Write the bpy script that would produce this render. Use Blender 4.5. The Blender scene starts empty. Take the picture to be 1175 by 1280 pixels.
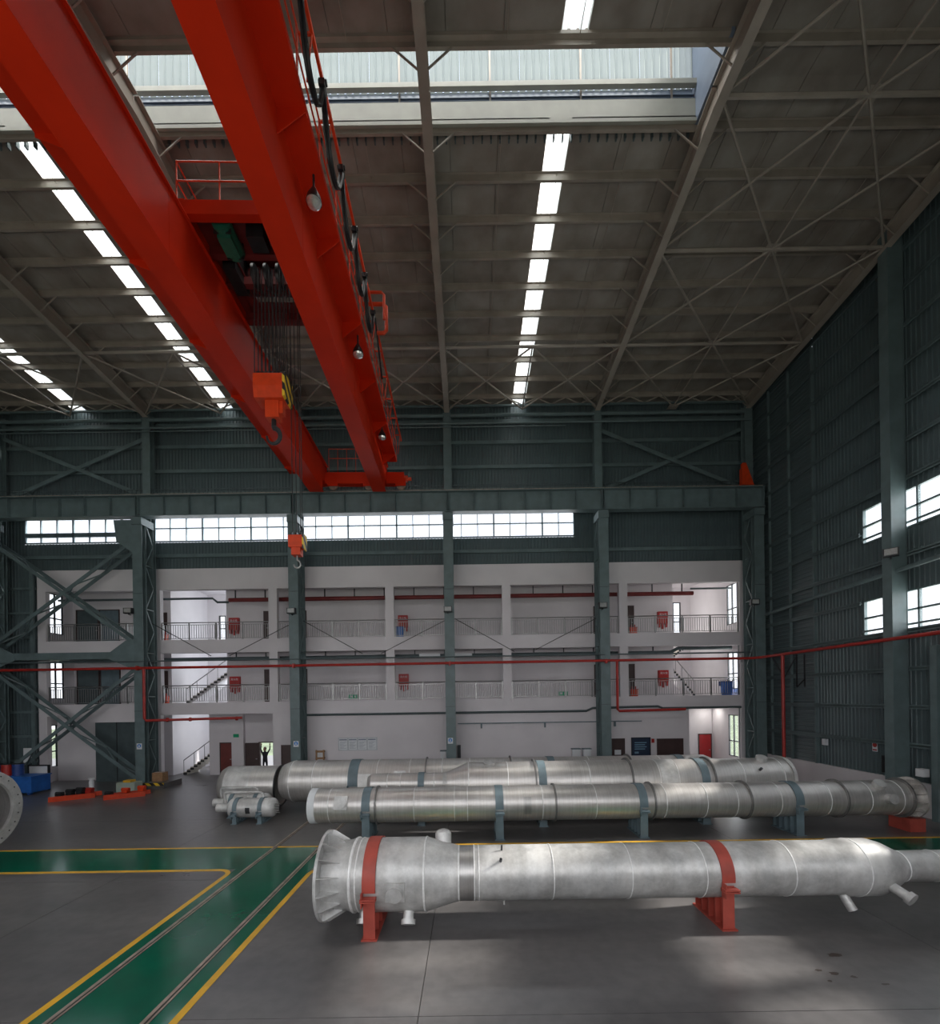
import bpy, bmesh, math, random
from mathutils import Vector, Matrix
random.seed(7)
C = bpy.context.scene.collection
S = bpy.context.scene
PI = math.pi
# ------------------------------------------------------------------ camera
F, W_, H_ = 560.0, 1175.0, 1280.0
cam_d = bpy.data.cameras.new('camera'); cam = bpy.data.objects.new('camera', cam_d); C.objects.link(cam)
cam_d.sensor_fit = 'HORIZONTAL'; cam_d.sensor_width = 36.0; cam_d.lens = 36.0*F/W_
cam_d.shift_y = 232.0/W_; cam_d.shift_x = 0.0013
cam_d.clip_start = 0.05; cam_d.clip_end = 500
ROLL = 0.0148
cam.matrix_world = Matrix.Translation((0, 0, 4.9)) @ Matrix.Rotation(PI/2, 4, 'X') @ Matrix.Rotation(-ROLL, 4, 'Z')
S.camera = cam
# ------------------------------------------------------------------ sky and light
wd = bpy.data.worlds.new('sky'); S.world = wd; wd.use_nodes = True
wn = wd.node_tree; wn.nodes.clear()
bg = wn.nodes.new('ShaderNodeBackground'); wo = wn.nodes.new('ShaderNodeOutputWorld')
tc = wn.nodes.new('ShaderNodeTexCoord'); sx = wn.nodes.new('ShaderNodeSeparateXYZ'); cr = wn.nodes.new('ShaderNodeValToRGB')
cr.color_ramp.elements[0].color = (0.92, 0.95, 1.0, 1); cr.color_ramp.elements[1].color = (0.72, 0.82, 1.0, 1)
wn.links.new(tc.outputs['Generated'], sx.inputs[0]); wn.links.new(sx.outputs['Z'], cr.inputs[0])
wn.links.new(cr.outputs[0], bg.inputs[0]); wn.links.new(bg.outputs[0], wo.inputs[0])
bg.inputs[1].default_value = 1.7
S.view_settings.view_transform = 'Standard'; S.view_settings.look = 'None'
S.view_settings.exposure = 0.0; S.view_settings.gamma = 1.0; S.view_settings.use_curve_mapping = False

def area(name, loc, direction, sx_, sy_, radiance, col=(1, 1, 1)):
    L = bpy.data.lights.new(name, 'AREA'); L.shape = 'RECTANGLE'; L.size = sx_; L.size_y = sy_
    L.energy = radiance*PI*sx_*sy_; L.color = col
    o = bpy.data.objects.new(name, L); C.objects.link(o); o.location = loc
    o.rotation_euler = Vector(direction).to_track_quat('-Z', 'Y').to_euler()
    return o
# daylight entering through the long windows of the near wall (behind the camera)
area('daylight_near_upper', (-8, -1.75, 12.2), (0, 1, -0.0), 40, 1.6, 1.4, (1, .97, .95))
area('daylight_near_lower', (-8, -1.75, 6.0), (0, 1, 0), 40, 3.4, 2.7, (1, .97, .95))
# gable windows
area('daylight_gable_upper', (18.05, 12.0, 12.2), (-1, 0, 0), 15.6, 1.6, 4.5, (.95, .98, 1))
area('daylight_gable_lower', (18.05, 12.0, 8.15), (-1, 0, 0), 15.6, 1.6, 4.5, (.95, .98, 1))
# far clerestory strip
area('daylight_clerestory', (-6.3, 28.15, 15.6), (0, -1, 0), 26, 1.5, 4.0, (.9, .95, 1))
# skylights
area('daylight_ridge', (-10, 13.84, 26.85), (0, 0, -1), 34, 1.6, 8.5, (1, .98, .93))
for xs in (3.3, -5.7, -14.6, -23.6):
    area('daylight_roof_strip', (xs, 20.6, 24.4), (0, 0, -1), 0.8, 11.6, 9.0, (.95, .98, 1))
    area('daylight_roof_strip', (xs, 6.6, 24.4), (0, 0, -1), 0.8, 11.6, 9.0, (.95, .98, 1))
# office block: left stairwell windows, added fill in the right stairwell, end windows
area('daylight_stair_left', (-16.25, 32.0, 9.0), (-1, 0, 0), 2.4, 7.5, 2.4, (.85, .93, 1))
area('daylight_stair_left_low', (-16.25, 32.0, 2.6), (-1, 0, 0), 2.0, 3.0, 3.0, (.85, .93, 1))
area('added_fill_stair_right', (13.85, 32.0, 9.0), (1, 0, 0), 2.2, 7.0, 2.2, (1, .98, .94))  # added fill on the hidden wall to brighten the stairwell, no known lamp
area('added_fill_stair_right_low', (16.3, 30.4, 3.95), (0, 0, -1), .8, .8, 9.0, (1, .97, .9))  # added downward fill for the ground floor recess, no known lamp
for zz in (10.6, 6.4, 2.2): area('daylight_office_end', (16.98, 28.65, zz), (-1, 0, 0), 1.1, 2.5, 5.0, (.95, .98, 1))
# low sun slanting in through the gable windows
sun_d = bpy.data.lights.new('sun', 'SUN'); sun_d.energy = 12; sun_d.angle = math.radians(2.5); sun_d.color = (1, .96, .9)
sun_o = bpy.data.objects.new('sun', sun_d); C.objects.link(sun_o); sun_o.location = (30, 8, 20); sun_o.rotation_euler = Vector((-1, -.13, -.66)).to_track_quat('-Z', 'Y').to_euler()

# ------------------------------------------------------------------ materials
MATS = {}
def mat(name, col, rough=0.6, metal=0.0, var=0.12, scale=1.5, col2=None, bump=0.0, bscale=30, stretch=(1, 1, 1), rvar=0.0, spec=0.5, coat=0):
    m = bpy.data.materials.new(name); m.use_nodes = True; nt = m.node_tree; n = nt.nodes; l = nt.links
    b = n['Principled BSDF']
    t = n.new('ShaderNodeTexCoord'); mp = n.new('ShaderNodeMapping'); mp.inputs['Scale'].default_value = stretch
    no = n.new('ShaderNodeTexNoise'); no.inputs['Scale'].default_value = scale; no.inputs['Detail'].default_value = 6
    l.new(t.outputs['Object'], mp.inputs[0]); l.new(mp.outputs[0], no.inputs[0])
    r = n.new('ShaderNodeValToRGB'); r.color_ramp.elements[0].position = .32; r.color_ramp.elements[1].position = .68
    c2 = col2 or tuple(min(1, c*(1+var)) for c in col); c1 = tuple(c*(1-var) for c in col) if not col2 else col
    r.color_ramp.elements[0].color = (*c1, 1); r.color_ramp.elements[1].color = (*c2, 1)
    l.new(no.outputs['Fac'], r.inputs[0]); l.new(r.outputs[0], b.inputs['Base Color'])
    b.inputs['Roughness'].default_value = rough; b.inputs['Metallic'].default_value = metal
    b.inputs['Specular IOR Level'].default_value = spec
    if coat: b.inputs['Coat Weight'].default_value = coat
    if rvar:
        mr = n.new('ShaderNodeMapRange'); mr.inputs['To Min'].default_value = max(0.02, rough-rvar); mr.inputs['To Max'].default_value = rough+rvar
        l.new(no.outputs['Fac'], mr.inputs['Value']); l.new(mr.outputs[0], b.inputs['Roughness'])
    if bump:
        nb = n.new('ShaderNodeTexNoise'); nb.inputs['Scale'].default_value = bscale; l.new(mp.outputs[0], nb.inputs[0])
        bu = n.new('ShaderNodeBump'); bu.inputs['Strength'].default_value = bump; bu.inputs['Distance'].default_value = .02
        l.new(nb.outputs['Fac'], bu.inputs['Height']); l.new(bu.outputs[0], b.inputs['Normal'])
    MATS[name] = m
    return m
def emis(name, col, s):
    m = bpy.data.materials.new(name); m.use_nodes = True; n = m.node_tree.nodes; b = n['Principled BSDF']
    b.inputs['Base Color'].default_value = (*col, 1); b.inputs['Emission Color'].default_value = (*col, 1); b.inputs['Emission Strength'].default_value = s
    return m
M_teal = mat('painted_steel_grey_green', (.12, .165, .17), .45, 0, .15, 2.0)
M_tealpan = mat('coated_sheet_grey_green', (.085, .118, .125), .42, 0, .12, .8)
M_tealdk = mat('painted_steel_dark', (.07, .095, .10), .5, 0, .15, 2.0)
M_raft = mat('rafter_paint', (.31, .27, .23), .5, 0, .12, 1.2)
M_purl = mat('purlin_paint', (.30, .26, .22), .5, 0, .14, 1.5)
M_insul = mat('roof_insulation', (.19, .16, .135), .62, 0, .0, .9, col2=(.30, .275, .245), bump=.25, bscale=9)
M_white = mat('white_plaster', (.68, .645, .665), .8, 0, .05, .6)
M_whitec = mat('cream_steel', (.62, .62, .56), .45, 0, .08, 2)
M_curb = mat('curb_cream_paint', (.30, .30, .26), .5, 0, .08, 2)
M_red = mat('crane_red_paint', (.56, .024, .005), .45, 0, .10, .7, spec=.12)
M_redpipe = mat('red_pipe_paint', (.38, .022, .015), .4, 0, .15, 3)
M_darkred = mat('dark_red_pipe_and_shade', (.16, .015, .014), .5, 0, .15, 3)  # gallery pipe's own colour; on trolley deck and beams it is painted shade
M_oxide = mat('red_oxide_primer', (.38, .065, .045), .55, 0, .18, 3)
M_orange = mat('orange_red_enamel', (.62, .05, .008), .4, 0, .12, 4)
M_black = mat('black_rubber', (.012, .012, .013), .5, 0, .2, 4)
M_dark = mat('dark_metal', (.035, .037, .04), .4, .5, .2, 4)
M_brown = mat('dark_brown_door', (.055, .03, .028), .45, 0, .15, 2)
M_redbrown = mat('red_brown_door', (.16, .03, .025), .45, 0, .15, 2)
M_blue = mat('blue_paint', (.02, .12, .42), .45, 0, .15, 3)
M_bluedk = mat('blue_drum', (.015, .05, .2), .4, 0, .15, 3)
M_greyblue = mat('grey_blue_saddle_paint', (.13, .18, .205), .5, 0, .15, 3)
M_yellow = mat('yellow_line_paint', (.72, .40, .025), .4, 0, .12, 2.5)
M_green = mat('green_floor_epoxy', (.0, .115, .062), .13, 0, .0, 1.0, col2=(.002, .085, .048), rvar=.07)
M_rail = mat('worn_rail_steel', (.42, .34, .28), .4, .5, .3, 4)
M_slot = mat('rail_slot', (.03, .028, .026), .6, 0, .2, 4)
M_stain = mat('stainless_tube', (.34, .34, .335), .38, .8, .1, 4)
M_card = mat('cardboard', (.33, .19, .10), .85, 0, .12, 6)
M_sign = mat('sign_white', (.7, .72, .74), .6, 0, .04, 3)
M_signblue = mat('sign_blue', (.03, .22, .6), .5, 0, .04, 3)
M_signgreen = mat('sign_green', (.0, .35, .16), .5, 0, .04, 3)
M_hyd = mat('hydrant_cabinet_red', (.42, .02, .022), .45, 0, .1, 3)
M_stone = mat('stair_stone', (.45, .41, .36), .6, 0, .1, 5)
M_cloth = mat('dark_clothing', (.02, .022, .03), .8, 0, .2, 8)
M_skin = mat('skin', (.35, .2, .14), .6, 0, .1, 8)
M_greenmot = mat('green_motor', (.02, .14, .09), .4, 0, .15, 6)
M_lamp = mat('lamp_glass', (.75, .76, .74), .15, .6, .1, 20)
M_louver = mat('louver_blue_grey', (.16, .2, .27), .4, 0, .1, 2)
M_grass = mat('outside_ground', (.16, .2, .12), .9, 0, .3, .3)
M_hazard = None
def hazard():
    m = bpy.data.materials.new('hazard_stripes'); m.use_nodes = True; n = m.node_tree.nodes; l = m.node_tree.links
    t = n.new('ShaderNodeTexCoord'); w = n.new('ShaderNodeTexWave'); w.inputs['Scale'].default_value = 1.3; w.wave_type = 'BANDS'; w.bands_direction = 'DIAGONAL'
    r = n.new('ShaderNodeValToRGB'); r.color_ramp.interpolation = 'CONSTANT'; r.color_ramp.elements[0].color = (.02, .02, .02, 1)
    r.color_ramp.elements[1].position = .5; r.color_ramp.elements[1].color = (.75, .5, .03, 1)
    l.new(t.outputs['Object'], w.inputs[0]); l.new(w.outputs['Fac'], r.inputs[0]); l.new(r.outputs[0], n['Principled BSDF'].inputs['Base Color'])
    return m
M_hazard = hazard()
def glass_mat(name, tint=(1, 1, 1), gl=.08):
    m = bpy.data.materials.new(name); m.use_nodes = True; n = m.node_tree.nodes; l = m.node_tree.links
    n.remove(n['Principled BSDF']); tr = n.new('ShaderNodeBsdfTransparent'); tr.inputs[0].default_value = (*tint, 1)
    g = n.new('ShaderNodeBsdfGlossy'); g.inputs['Roughness'].default_value = .03; mx = n.new('ShaderNodeMixShader'); mx.inputs[0].default_value = gl
    l.new(tr.outputs[0], mx.inputs[1]); l.new(g.outputs[0], mx.inputs[2]); l.new(mx.outputs[0], n['Material Output'].inputs[0])
    return m
M_glass = glass_mat('window_glass')
def translucent(name, col, streak=True):
    m = bpy.data.materials.new(name); m.use_nodes = True; n = m.node_tree.nodes; l = m.node_tree.links
    n.remove(n['Principled BSDF']); tl = n.new('ShaderNodeBsdfTranslucent'); df = n.new('ShaderNodeBsdfTransparent')
    di = n.new('ShaderNodeBsdfDiffuse'); di.inputs[0].default_value = (*col, 1)
    t = n.new('ShaderNodeTexCoord'); no = n.new('ShaderNodeTexNoise'); no.inputs['Scale'].default_value = 2
    r = n.new('ShaderNodeValToRGB'); r.color_ramp.elements[0].color = (*[c*.8 for c in col], 1); r.color_ramp.elements[1].color = (*col, 1)
    l.new(t.outputs['Object'], no.inputs[0]); l.new(no.outputs['Fac'], r.inputs[0]); l.new(r.outputs[0], tl.inputs[0])
    a = n.new('ShaderNodeMixShader'); a.inputs[0].default_value = .18; l.new(tl.outputs[0], a.inputs[1]); l.new(df.outputs[0], a.inputs[2])
    b2 = n.new('ShaderNodeMixShader'); b2.inputs[0].default_value = .3; l.new(a.outputs[0], b2.inputs[1]); l.new(di.outputs[0], b2.inputs[2])
    l.new(b2.outputs[0], n['Material Output'].inputs[0])
    return m
M_frp = translucent('fibreglass_sheet', (.86, .9, .86))
M_frpm = translucent('darker_fibreglass_sheet', (.30, .34, .31))  # fibreglass colour lowered so the ridge light does not bleach it
# floor concrete: mottled, worn, polished
def concrete():
    m = bpy.data.materials.new('polished_concrete'); m.use_nodes = True; n = m.node_tree.nodes; l = m.node_tree.links; b = n['Principled BSDF']
    t = n.new('ShaderNodeTexCoord'); g = n.new('ShaderNodeNewGeometry')
    n1 = n.new('ShaderNodeTexNoise'); n1.inputs['Scale'].default_value = .35; n1.inputs['Detail'].default_value = 8; n1.inputs['Roughness'].default_value = .65
    mp = n.new('ShaderNodeMapping'); mp.inputs['Scale'].default_value = (.5, 1.6, 1); l.new(g.outputs['Position'], mp.inputs[0]); l.new(mp.outputs[0], n1.inputs[0])
    n2 = n.new('ShaderNodeTexNoise'); n2.inputs['Scale'].default_value = 4.0; n2.inputs['Detail'].default_value = 8; l.new(g.outputs['Position'], n2.inputs[0])
    r = n.new('ShaderNodeValToRGB'); r.color_ramp.elements[0].position = .3; r.color_ramp.elements[1].position = .72
    r.color_ramp.elements[0].color = (.085, .082, .084, 1); r.color_ramp.elements[1].color = (.17, .16, .155, 1)
    l.new(n1.outputs['Fac'], r.inputs[0])
    mx = n.new('ShaderNodeMix'); mx.data_type = 'RGBA'; mx.blend_type = 'MULTIPLY'; mx.inputs['Factor'].default_value = .35
    r2 = n.new('ShaderNodeValToRGB'); r2.color_ramp.elements[0].color = (.55, .55, .55, 1); r2.color_ramp.elements[0].position = .35; r2.color_ramp.elements[1].position = .6
    l.new(n2.outputs['Fac'], r2.inputs[0]); l.new(r.outputs[0], mx.inputs['A']); l.new(r2.outputs[0], mx.inputs['B'])
    l.new(mx.outputs['Result'], b.inputs['Base Color'])
    mr = n.new('ShaderNodeMapRange'); mr.inputs['To Min'].default_value = .2; mr.inputs['To Max'].default_value = .42
    l.new(n1.outputs['Fac'], mr.inputs['Value']); l.new(mr.outputs[0], b.inputs['Roughness'])
    b.inputs['Specular IOR Level'].default_value = .55
    return m
M_conc = concrete()
def brushed(name, base, rough, metal, dirt=.35, ring=18.0):
    m = bpy.data.materials.new(name); m.use_nodes = True; n = m.node_tree.nodes; l = m.node_tree.links; b = n['Principled BSDF']
    t = n.new('ShaderNodeTexCoord')
    mp = n.new('ShaderNodeMapping'); mp.inputs['Scale'].default_value = (ring, .4, .4); l.new(t.outputs['Object'], mp.inputs[0])
    n1 = n.new('ShaderNodeTexNoise'); n1.inputs['Scale'].default_value = 1.2; n1.inputs['Detail'].default_value = 8; l.new(mp.outputs[0], n1.inputs[0])
    n2 = n.new('ShaderNodeTexNoise'); n2.inputs['Scale'].default_value = 1.3; n2.inputs['Detail'].default_value = 7; n2.inputs['Roughness'].default_value = .7; l.new(t.outputs['Object'], n2.inputs[0])
    r = n.new('ShaderNodeValToRGB'); r.color_ramp.elements[0].position = .35; r.color_ramp.elements[1].position = .62
    r.color_ramp.elements[0].color = (*[c*(1-dirt) for c in base], 1); r.color_ramp.elements[1].color = (*base, 1)
    l.new(n2.outputs['Fac'], r.inputs[0])
    r1 = n.new('ShaderNodeValToRGB'); r1.color_ramp.elements[0].position = .3; r1.color_ramp.elements[1].position = .7
    r1.color_ramp.elements[0].color = (.78, .76, .74, 1); r1.color_ramp.elements[1].color = (1, 1, 1, 1); l.new(n1.outputs['Fac'], r1.inputs[0])
    mx = n.new('ShaderNodeMix'); mx.data_type = 'RGBA'; mx.blend_type = 'MULTIPLY'; mx.inputs['Factor'].default_value = .8
    l.new(r.outputs[0], mx.inputs['A']); l.new(r1.outputs[0], mx.inputs['B']); l.new(mx.outputs['Result'], b.inputs['Base Color'])
    mr = n.new('ShaderNodeMapRange'); mr.inputs['To Min'].default_value = rough-.08; mr.inputs['To Max'].default_value = rough+.12
    l.new(n1.outputs['Fac'], mr.inputs['Value']); l.new(mr.outputs[0], b.inputs['Roughness'])
    b.inputs['Metallic'].default_value = metal
    bu = n.new('ShaderNodeBump'); bu.inputs['Strength'].default_value = .12; bu.inputs['Distance'].default_value = .01; l.new(n2.outputs['Fac'], bu.inputs['Height']); l.new(bu.outputs[0], b.inputs['Normal'])
    return m
M_ves1 = brushed('pickled_stainless', (.74, .74, .73), .46, .4, .42, 3.0)
M_ves2 = brushed('rolled_stainless', (.68, .66, .64), .38, .7, .16, 22.0)
M_ves3 = brushed('dull_stainless', (.55, .54, .53), .36, .8, .25, 22.0)
M_weld = mat('weld_bead', (.85, .85, .84), .45, .2, .1, 12)
M_ring = mat('dull_ring_steel', (.22, .215, .21), .45, .6, .15, 6)

# ------------------------------------------------------------------ geometry helpers
class MB:
    def __init__(s): s.v = []; s.f = []
    def add(s, vs, fs):
        n = len(s.v); s.v += [tuple(v) for v in vs]; s.f += [tuple(i+n for i in f) for f in fs]; return s
    def box(s, x0, x1, y0, y1, z0, z1):
        return s.add([(x0, y0, z0), (x1, y0, z0), (x1, y1, z0), (x0, y1, z0), (x0, y0, z1), (x1, y0, z1), (x1, y1, z1), (x0, y1, z1)],
                     [(0, 3, 2, 1), (4, 5, 6, 7), (0, 1, 5, 4), (1, 2, 6, 5), (2, 3, 7, 6), (3, 0, 4, 7)])
    def bar(s, p, q, w, h, up=(0, 0, 1)):
        p = Vector(p); q = Vector(q); a = (q-p).normalized(); u = Vector(up)
        if abs(a.dot(u)) > .99: u = Vector((0, 1, 0))
        sd = a.cross(u).normalized(); u = sd.cross(a).normalized()
        vs = []
        for c in (p, q):
            for i, j in ((-1, -1), (1, -1), (1, 1), (-1, 1)): vs.append(c+sd*(w/2*i)+u*(h/2*j))
        return s.add(vs, [(0, 1, 2, 3), (7, 6, 5, 4), (0, 4, 5, 1), (1, 5, 6, 2), (2, 6, 7, 3), (3, 7, 4, 0)])
    def ibeam(s, p, q, d, w, up=(0, 0, 1), tf=.025, tw=.015):
        p = Vector(p); q = Vector(q); a = (q-p).normalized(); u = Vector(up)
        sd = a.cross(u).normalized(); u = sd.cross(a).normalized()
        s.bar(p+u*(d/2-tf/2), q+u*(d/2-tf/2), w, tf, u); s.bar(p-u*(d/2-tf/2), q-u*(d/2-tf/2), w, tf, u)
        s.bar(p, q, tw, d-2*tf, u); return s
    def tube(s, pts, r, n=8, closed=False, caps=True):
        pts = [Vector(p) for p in pts]; m = len(pts); base = len(s.v); rings = []
        prev = None
        for i, p in enumerate(pts):
            if closed: t = pts[(i+1) % m]-pts[i-1]
            else: t = pts[min(i+1, m-1)]-pts[max(i-1, 0)]
            t.normalize()
            if prev is None:
                u = Vector((0, 0, 1)) if abs(t.z) < .9 else Vector((0, 1, 0))
                a = t.cross(u).normalized()
            else:
                a = (prev-t*prev.dot(t)).normalized()
            prev = a; b = t.cross(a)
            rr = r[i] if isinstance(r, (list, tuple)) else r
            s.v += [tuple(p+a*(rr*math.cos(2*PI*k/n))+b*(rr*math.sin(2*PI*k/n))) for k in range(n)]
        for i in range(m if closed else m-1):
            j = (i+1) % m
            for k in range(n):
                k2 = (k+1) % n
                s.f.append((base+i*n+k, base+i*n+k2, base+j*n+k2, base+j*n+k))
        if caps and not closed:
            s.f.append(tuple(base+k for k in range(n-1, -1, -1))); s.f.append(tuple(base+(m-1)*n+k for k in range(n)))
        return s
    def latheX(s, prof, cy, cz, n=64, a0=0, a1=2*PI, close_prof=False):
        full = abs(a1-a0-2*PI) < 1e-6; base = len(s.v); m = len(prof); cnt = n if full else n+1
        for k in range(cnt):
            a = a0+(a1-a0)*k/n
            for x, r in prof: s.v.append((x, cy+r*math.cos(a), cz+r*math.sin(a)))
        for k in range(n):
            k2 = (k+1) % cnt
            for i in range(m if close_prof else m-1):
                j = (i+1) % m
                s.f.append((base+k*m+i, base+k2*m+i, base+k2*m+j, base+k*m+j))
        if not full and close_prof:
            s.f.append(tuple(base+i for i in range(m))); s.f.append(tuple(base+(cnt-1)*m+i for i in range(m-1, -1, -1)))
        return s
    def prismX(s, poly, x0, x1):
        n = len(poly)
        return s.add([(x0, y, z) for y, z in poly]+[(x1, y, z) for y, z in poly],
                     [tuple(range(n-1, -1, -1)), tuple(range(n, 2*n))]+[(i, (i+1) % n, n+(i+1) % n, n+i) for i in range(n)])
    def prismY(s, poly, y0, y1):
        n = len(poly)
        return s.add([(x, y0, z) for x, z in poly]+[(x, y1, z) for x, z in poly],
                     [tuple(range(n)), tuple(range(2*n-1, n-1, -1))]+[(i, n+i, n+(i+1) % n, (i+1) % n) for i in range(n)])
    def disc(s, c, ax, r, h, n=24):
        c = Vector(c); ax = Vector(ax).normalized(); return s.tube([c-ax*h/2, c+ax*h/2], r, n)

def mkmesh(name, mb, m, off=(0, 0, 0), smooth=False):
    me = bpy.data.meshes.new(name); ox, oy, oz = off
    me.from_pydata([(x-ox, y-oy, z-oz) for x, y, z in mb.v], [], mb.f)
    bm = bmesh.new(); bm.from_mesh(me); bmesh.ops.recalc_face_normals(bm, faces=bm.faces); bm.to_mesh(me); bm.free()
    if smooth:
        me.polygons.foreach_set('use_smooth', [True]*len(me.polygons))
        try: me.set_sharp_from_angle(angle=math.radians(32))
        except Exception: pass
    me.materials.append(m)
    return me
def wloc(o):
    v = Vector((0, 0, 0))
    while o: v = v+Vector(o.location); o = o.parent
    return v
def thing(name, label, cat, loc=(0, 0, 0), rz=0, group=None, kind=None):
    o = bpy.data.objects.new(name, None); C.objects.link(o); o.location = loc; o.rotation_euler = (0, 0, rz)
    o.empty_display_size = .2
    if label: o['label'] = label
    if cat: o['category'] = cat
    if group: o['group'] = group
    if kind: o['kind'] = kind
    return o
def part(name, mb, m, parent, local=False, smooth=False, kind=None, label=None):
    off = (0, 0, 0) if local else tuple(wloc(parent))
    o = bpy.data.objects.new(name, mkmesh(name, mb, m, off, smooth)); C.objects.link(o); o.parent = parent
    if kind: o['kind'] = kind
    if label: o['label'] = label
    return o
def single(name, mb, m, label=None, cat=None, group=None, kind=None, smooth=False):
    xs = [v[0] for v in mb.v]; ys = [v[1] for v in mb.v]; zs = [v[2] for v in mb.v]
    b = ((min(xs)+max(xs))/2, (min(ys)+max(ys))/2, min(zs))
    o = bpy.data.objects.new(name, mkmesh(name, mb, m, b, smooth)); C.objects.link(o); o.location = b
    if label: o['label'] = label
    if cat: o['category'] = cat
    if group: o['group'] = group
    if kind: o['kind'] = kind
    return o
def inst(name, me, parent, loc, rot=(0, 0, 0), scale=None):
    o = bpy.data.objects.new(name, me); C.objects.link(o); o.parent = parent
    o.location = Vector(loc)-wloc(parent); o.rotation_euler = rot
    if scale: o.scale = scale
    return o
def copy_tree(o, parent=None):
    c = o.copy(); C.objects.link(c); c.parent = parent
    for ch in list(o.children): copy_tree(ch, c)
    return c
def lab(o, label, group=None):
    o['label'] = label
    if group: o['group'] = group
    return o
def at(x, y, Y):                     # photograph pixel at a known distance -> world point
    dx, dy = x-586.0, y-872.0
    return Vector(((dx-ROLL*dy)*Y/F, Y, 4.9-(dy+ROLL*dx)*Y/F))

# ------------------------------------------------------------------ corrugated sheet panels (shared meshes)
PAN = {}
def corr(w, h, m, ribs=5, vert=True):
    key = (round(w, 3), round(h, 3), m.name, ribs, vert)
    if key in PAN: return PAN[key]
    mb = MB(); L = w if vert else h; p = L/ribs; d = .035; prof = []
    for i in range(ribs):
        a = i*p; prof += [(a, 0), (a+p*.55, 0), (a+p*.65, -d), (a+p*.9, -d)]
    prof.append((L, 0)); O = h if vert else w; n = len(prof)
    for o_ in (0, O):
        for a, b in prof: mb.v.append((a, b, o_) if vert else (o_, b, a))
    for i in range(n-1): mb.f.append((i, i+1, n+i+1, n+i))
    me = mkmesh('sheet_panel', mb, m); PAN[key] = me
    return me

# ================================================================== FLOOR
floor = thing('floor', None, None, (0, 12, 0), kind='structure')
XJ = [-47, -38, -28.6, -19.2, -9.9, -0.85, 8.8, 17.7]; YJ = [-1.9, 1.5, 6.9, 12.3, 18.6, 23.5, 27.62]
part('subfloor', MB().box(-47, 17.7, -1.9, 40, -.5, -.03), M_slot, floor)
for i in range(len(XJ)-1):
    for j in range(len(YJ)-1):
        part('concrete_slab', MB().box(XJ[i]+.006, XJ[i+1]-.006, YJ[j]+.006, YJ[j+1]-.006, -.028, 0), M_conc, floor)
part('concrete_slab', MB().box(-47, 17.7, 27.63, 40, -.028, 0), M_conc, floor)
gp = MB()
gp.box(-46, 17.6, 13.06, 14.92, .0, .004); gp.box(-6.86, -4.62, -1.8, 13.06, .0, .004)
part('green_walkway_paint', gp, M_green, floor)
def ribbon(pts, w, z0, z1):
    mb = MB(); n = len(pts); P = [Vector((p[0], p[1])) for p in pts]; L = []; R = []
    for i in range(n):
        t = (P[min(i+1, n-1)]-P[max(i-1, 0)]).normalized(); nn = Vector((-t.y, t.x))
        L.append(P[i]+nn*w/2); R.append(P[i]-nn*w/2)
    for a, b in zip(L, R): mb.v += [(a.x, a.y, z1), (b.x, b.y, z1), (a.x, a.y, z0), (b.x, b.y, z0)]
    for i in range(n-1):
        k = i*4; mb.f += [(k, k+1, k+5, k+4), (k, k+4, k+6, k+2), (k+1, k+3, k+7, k+5)]
    return mb
part('yellow_line', ribbon([(-46, 14.97), (17.6, 14.97)], .12, 0, .006), M_yellow, floor)
arc = [(-7.3+.4*math.sin(a), 12.6+.4*math.cos(a)) for a in [PI/2*k/8 for k in range(9)]]
part('yellow_line', ribbon([(-46, 13.0)]+arc+[(-6.9, -1.8)], .13, 0, .006), M_yellow, floor)
arc = [(-4.18-.4*math.cos(a), 12.6+.4*math.sin(a)) for a in [PI/2*k/8 for k in range(9)]]
part('yellow_line', ribbon([(-4.58, -1.8)]+arc+[(17.6, 13.0)], .13, 0, .006), M_yellow, floor)
for xr, lb in ((-6.53, 'left steel rail set flush in the green painted walkway floor'), (-5.02, 'right steel rail set flush in the green painted walkway floor')):
    r = thing('floor_rail', lb, 'rail', (xr, 10, 0), group='rails in the floor')
    part('rail_slot', MB().box(xr-.075, xr+.075, -1.8, 24.5, 0, .008), M_slot, r)
    part('rail_head', MB().box(xr-.062, xr+.0, -1.8, 24.5, .006, .016), M_rail, r)
    part('guard_bar', MB().box(xr+.035, xr+.07, -1.8, 24.5, .006, .014), M_rail, r)
st = MB()
for cx, cy, rx, ry in ((6.75, 8.35, .16, .08), (6.1, 7.9, .07, .04), (6.3, 7.8, .1, .05), (6.55, 7.7, .06, .04), (6.05, 7.6, .05, .03), (6.9, 7.5, .08, .03)):
    n0 = len(st.v); st.v += [(cx+rx*math.cos(a)*random.uniform(.6, 1.2), cy+ry*math.sin(a)*random.uniform(.6, 1.2), .002) for a in [2*PI*k/14 for k in range(14)]]; st.f.append(tuple(range(n0, n0+14)))
part('oil_stain', st, mat('oil_stain', (.045, .03, .025), .3), floor)
single('ground', MB().box(-90, 90, -60, 120, -1.2, -.6), M_grass, kind='structure')

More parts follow.
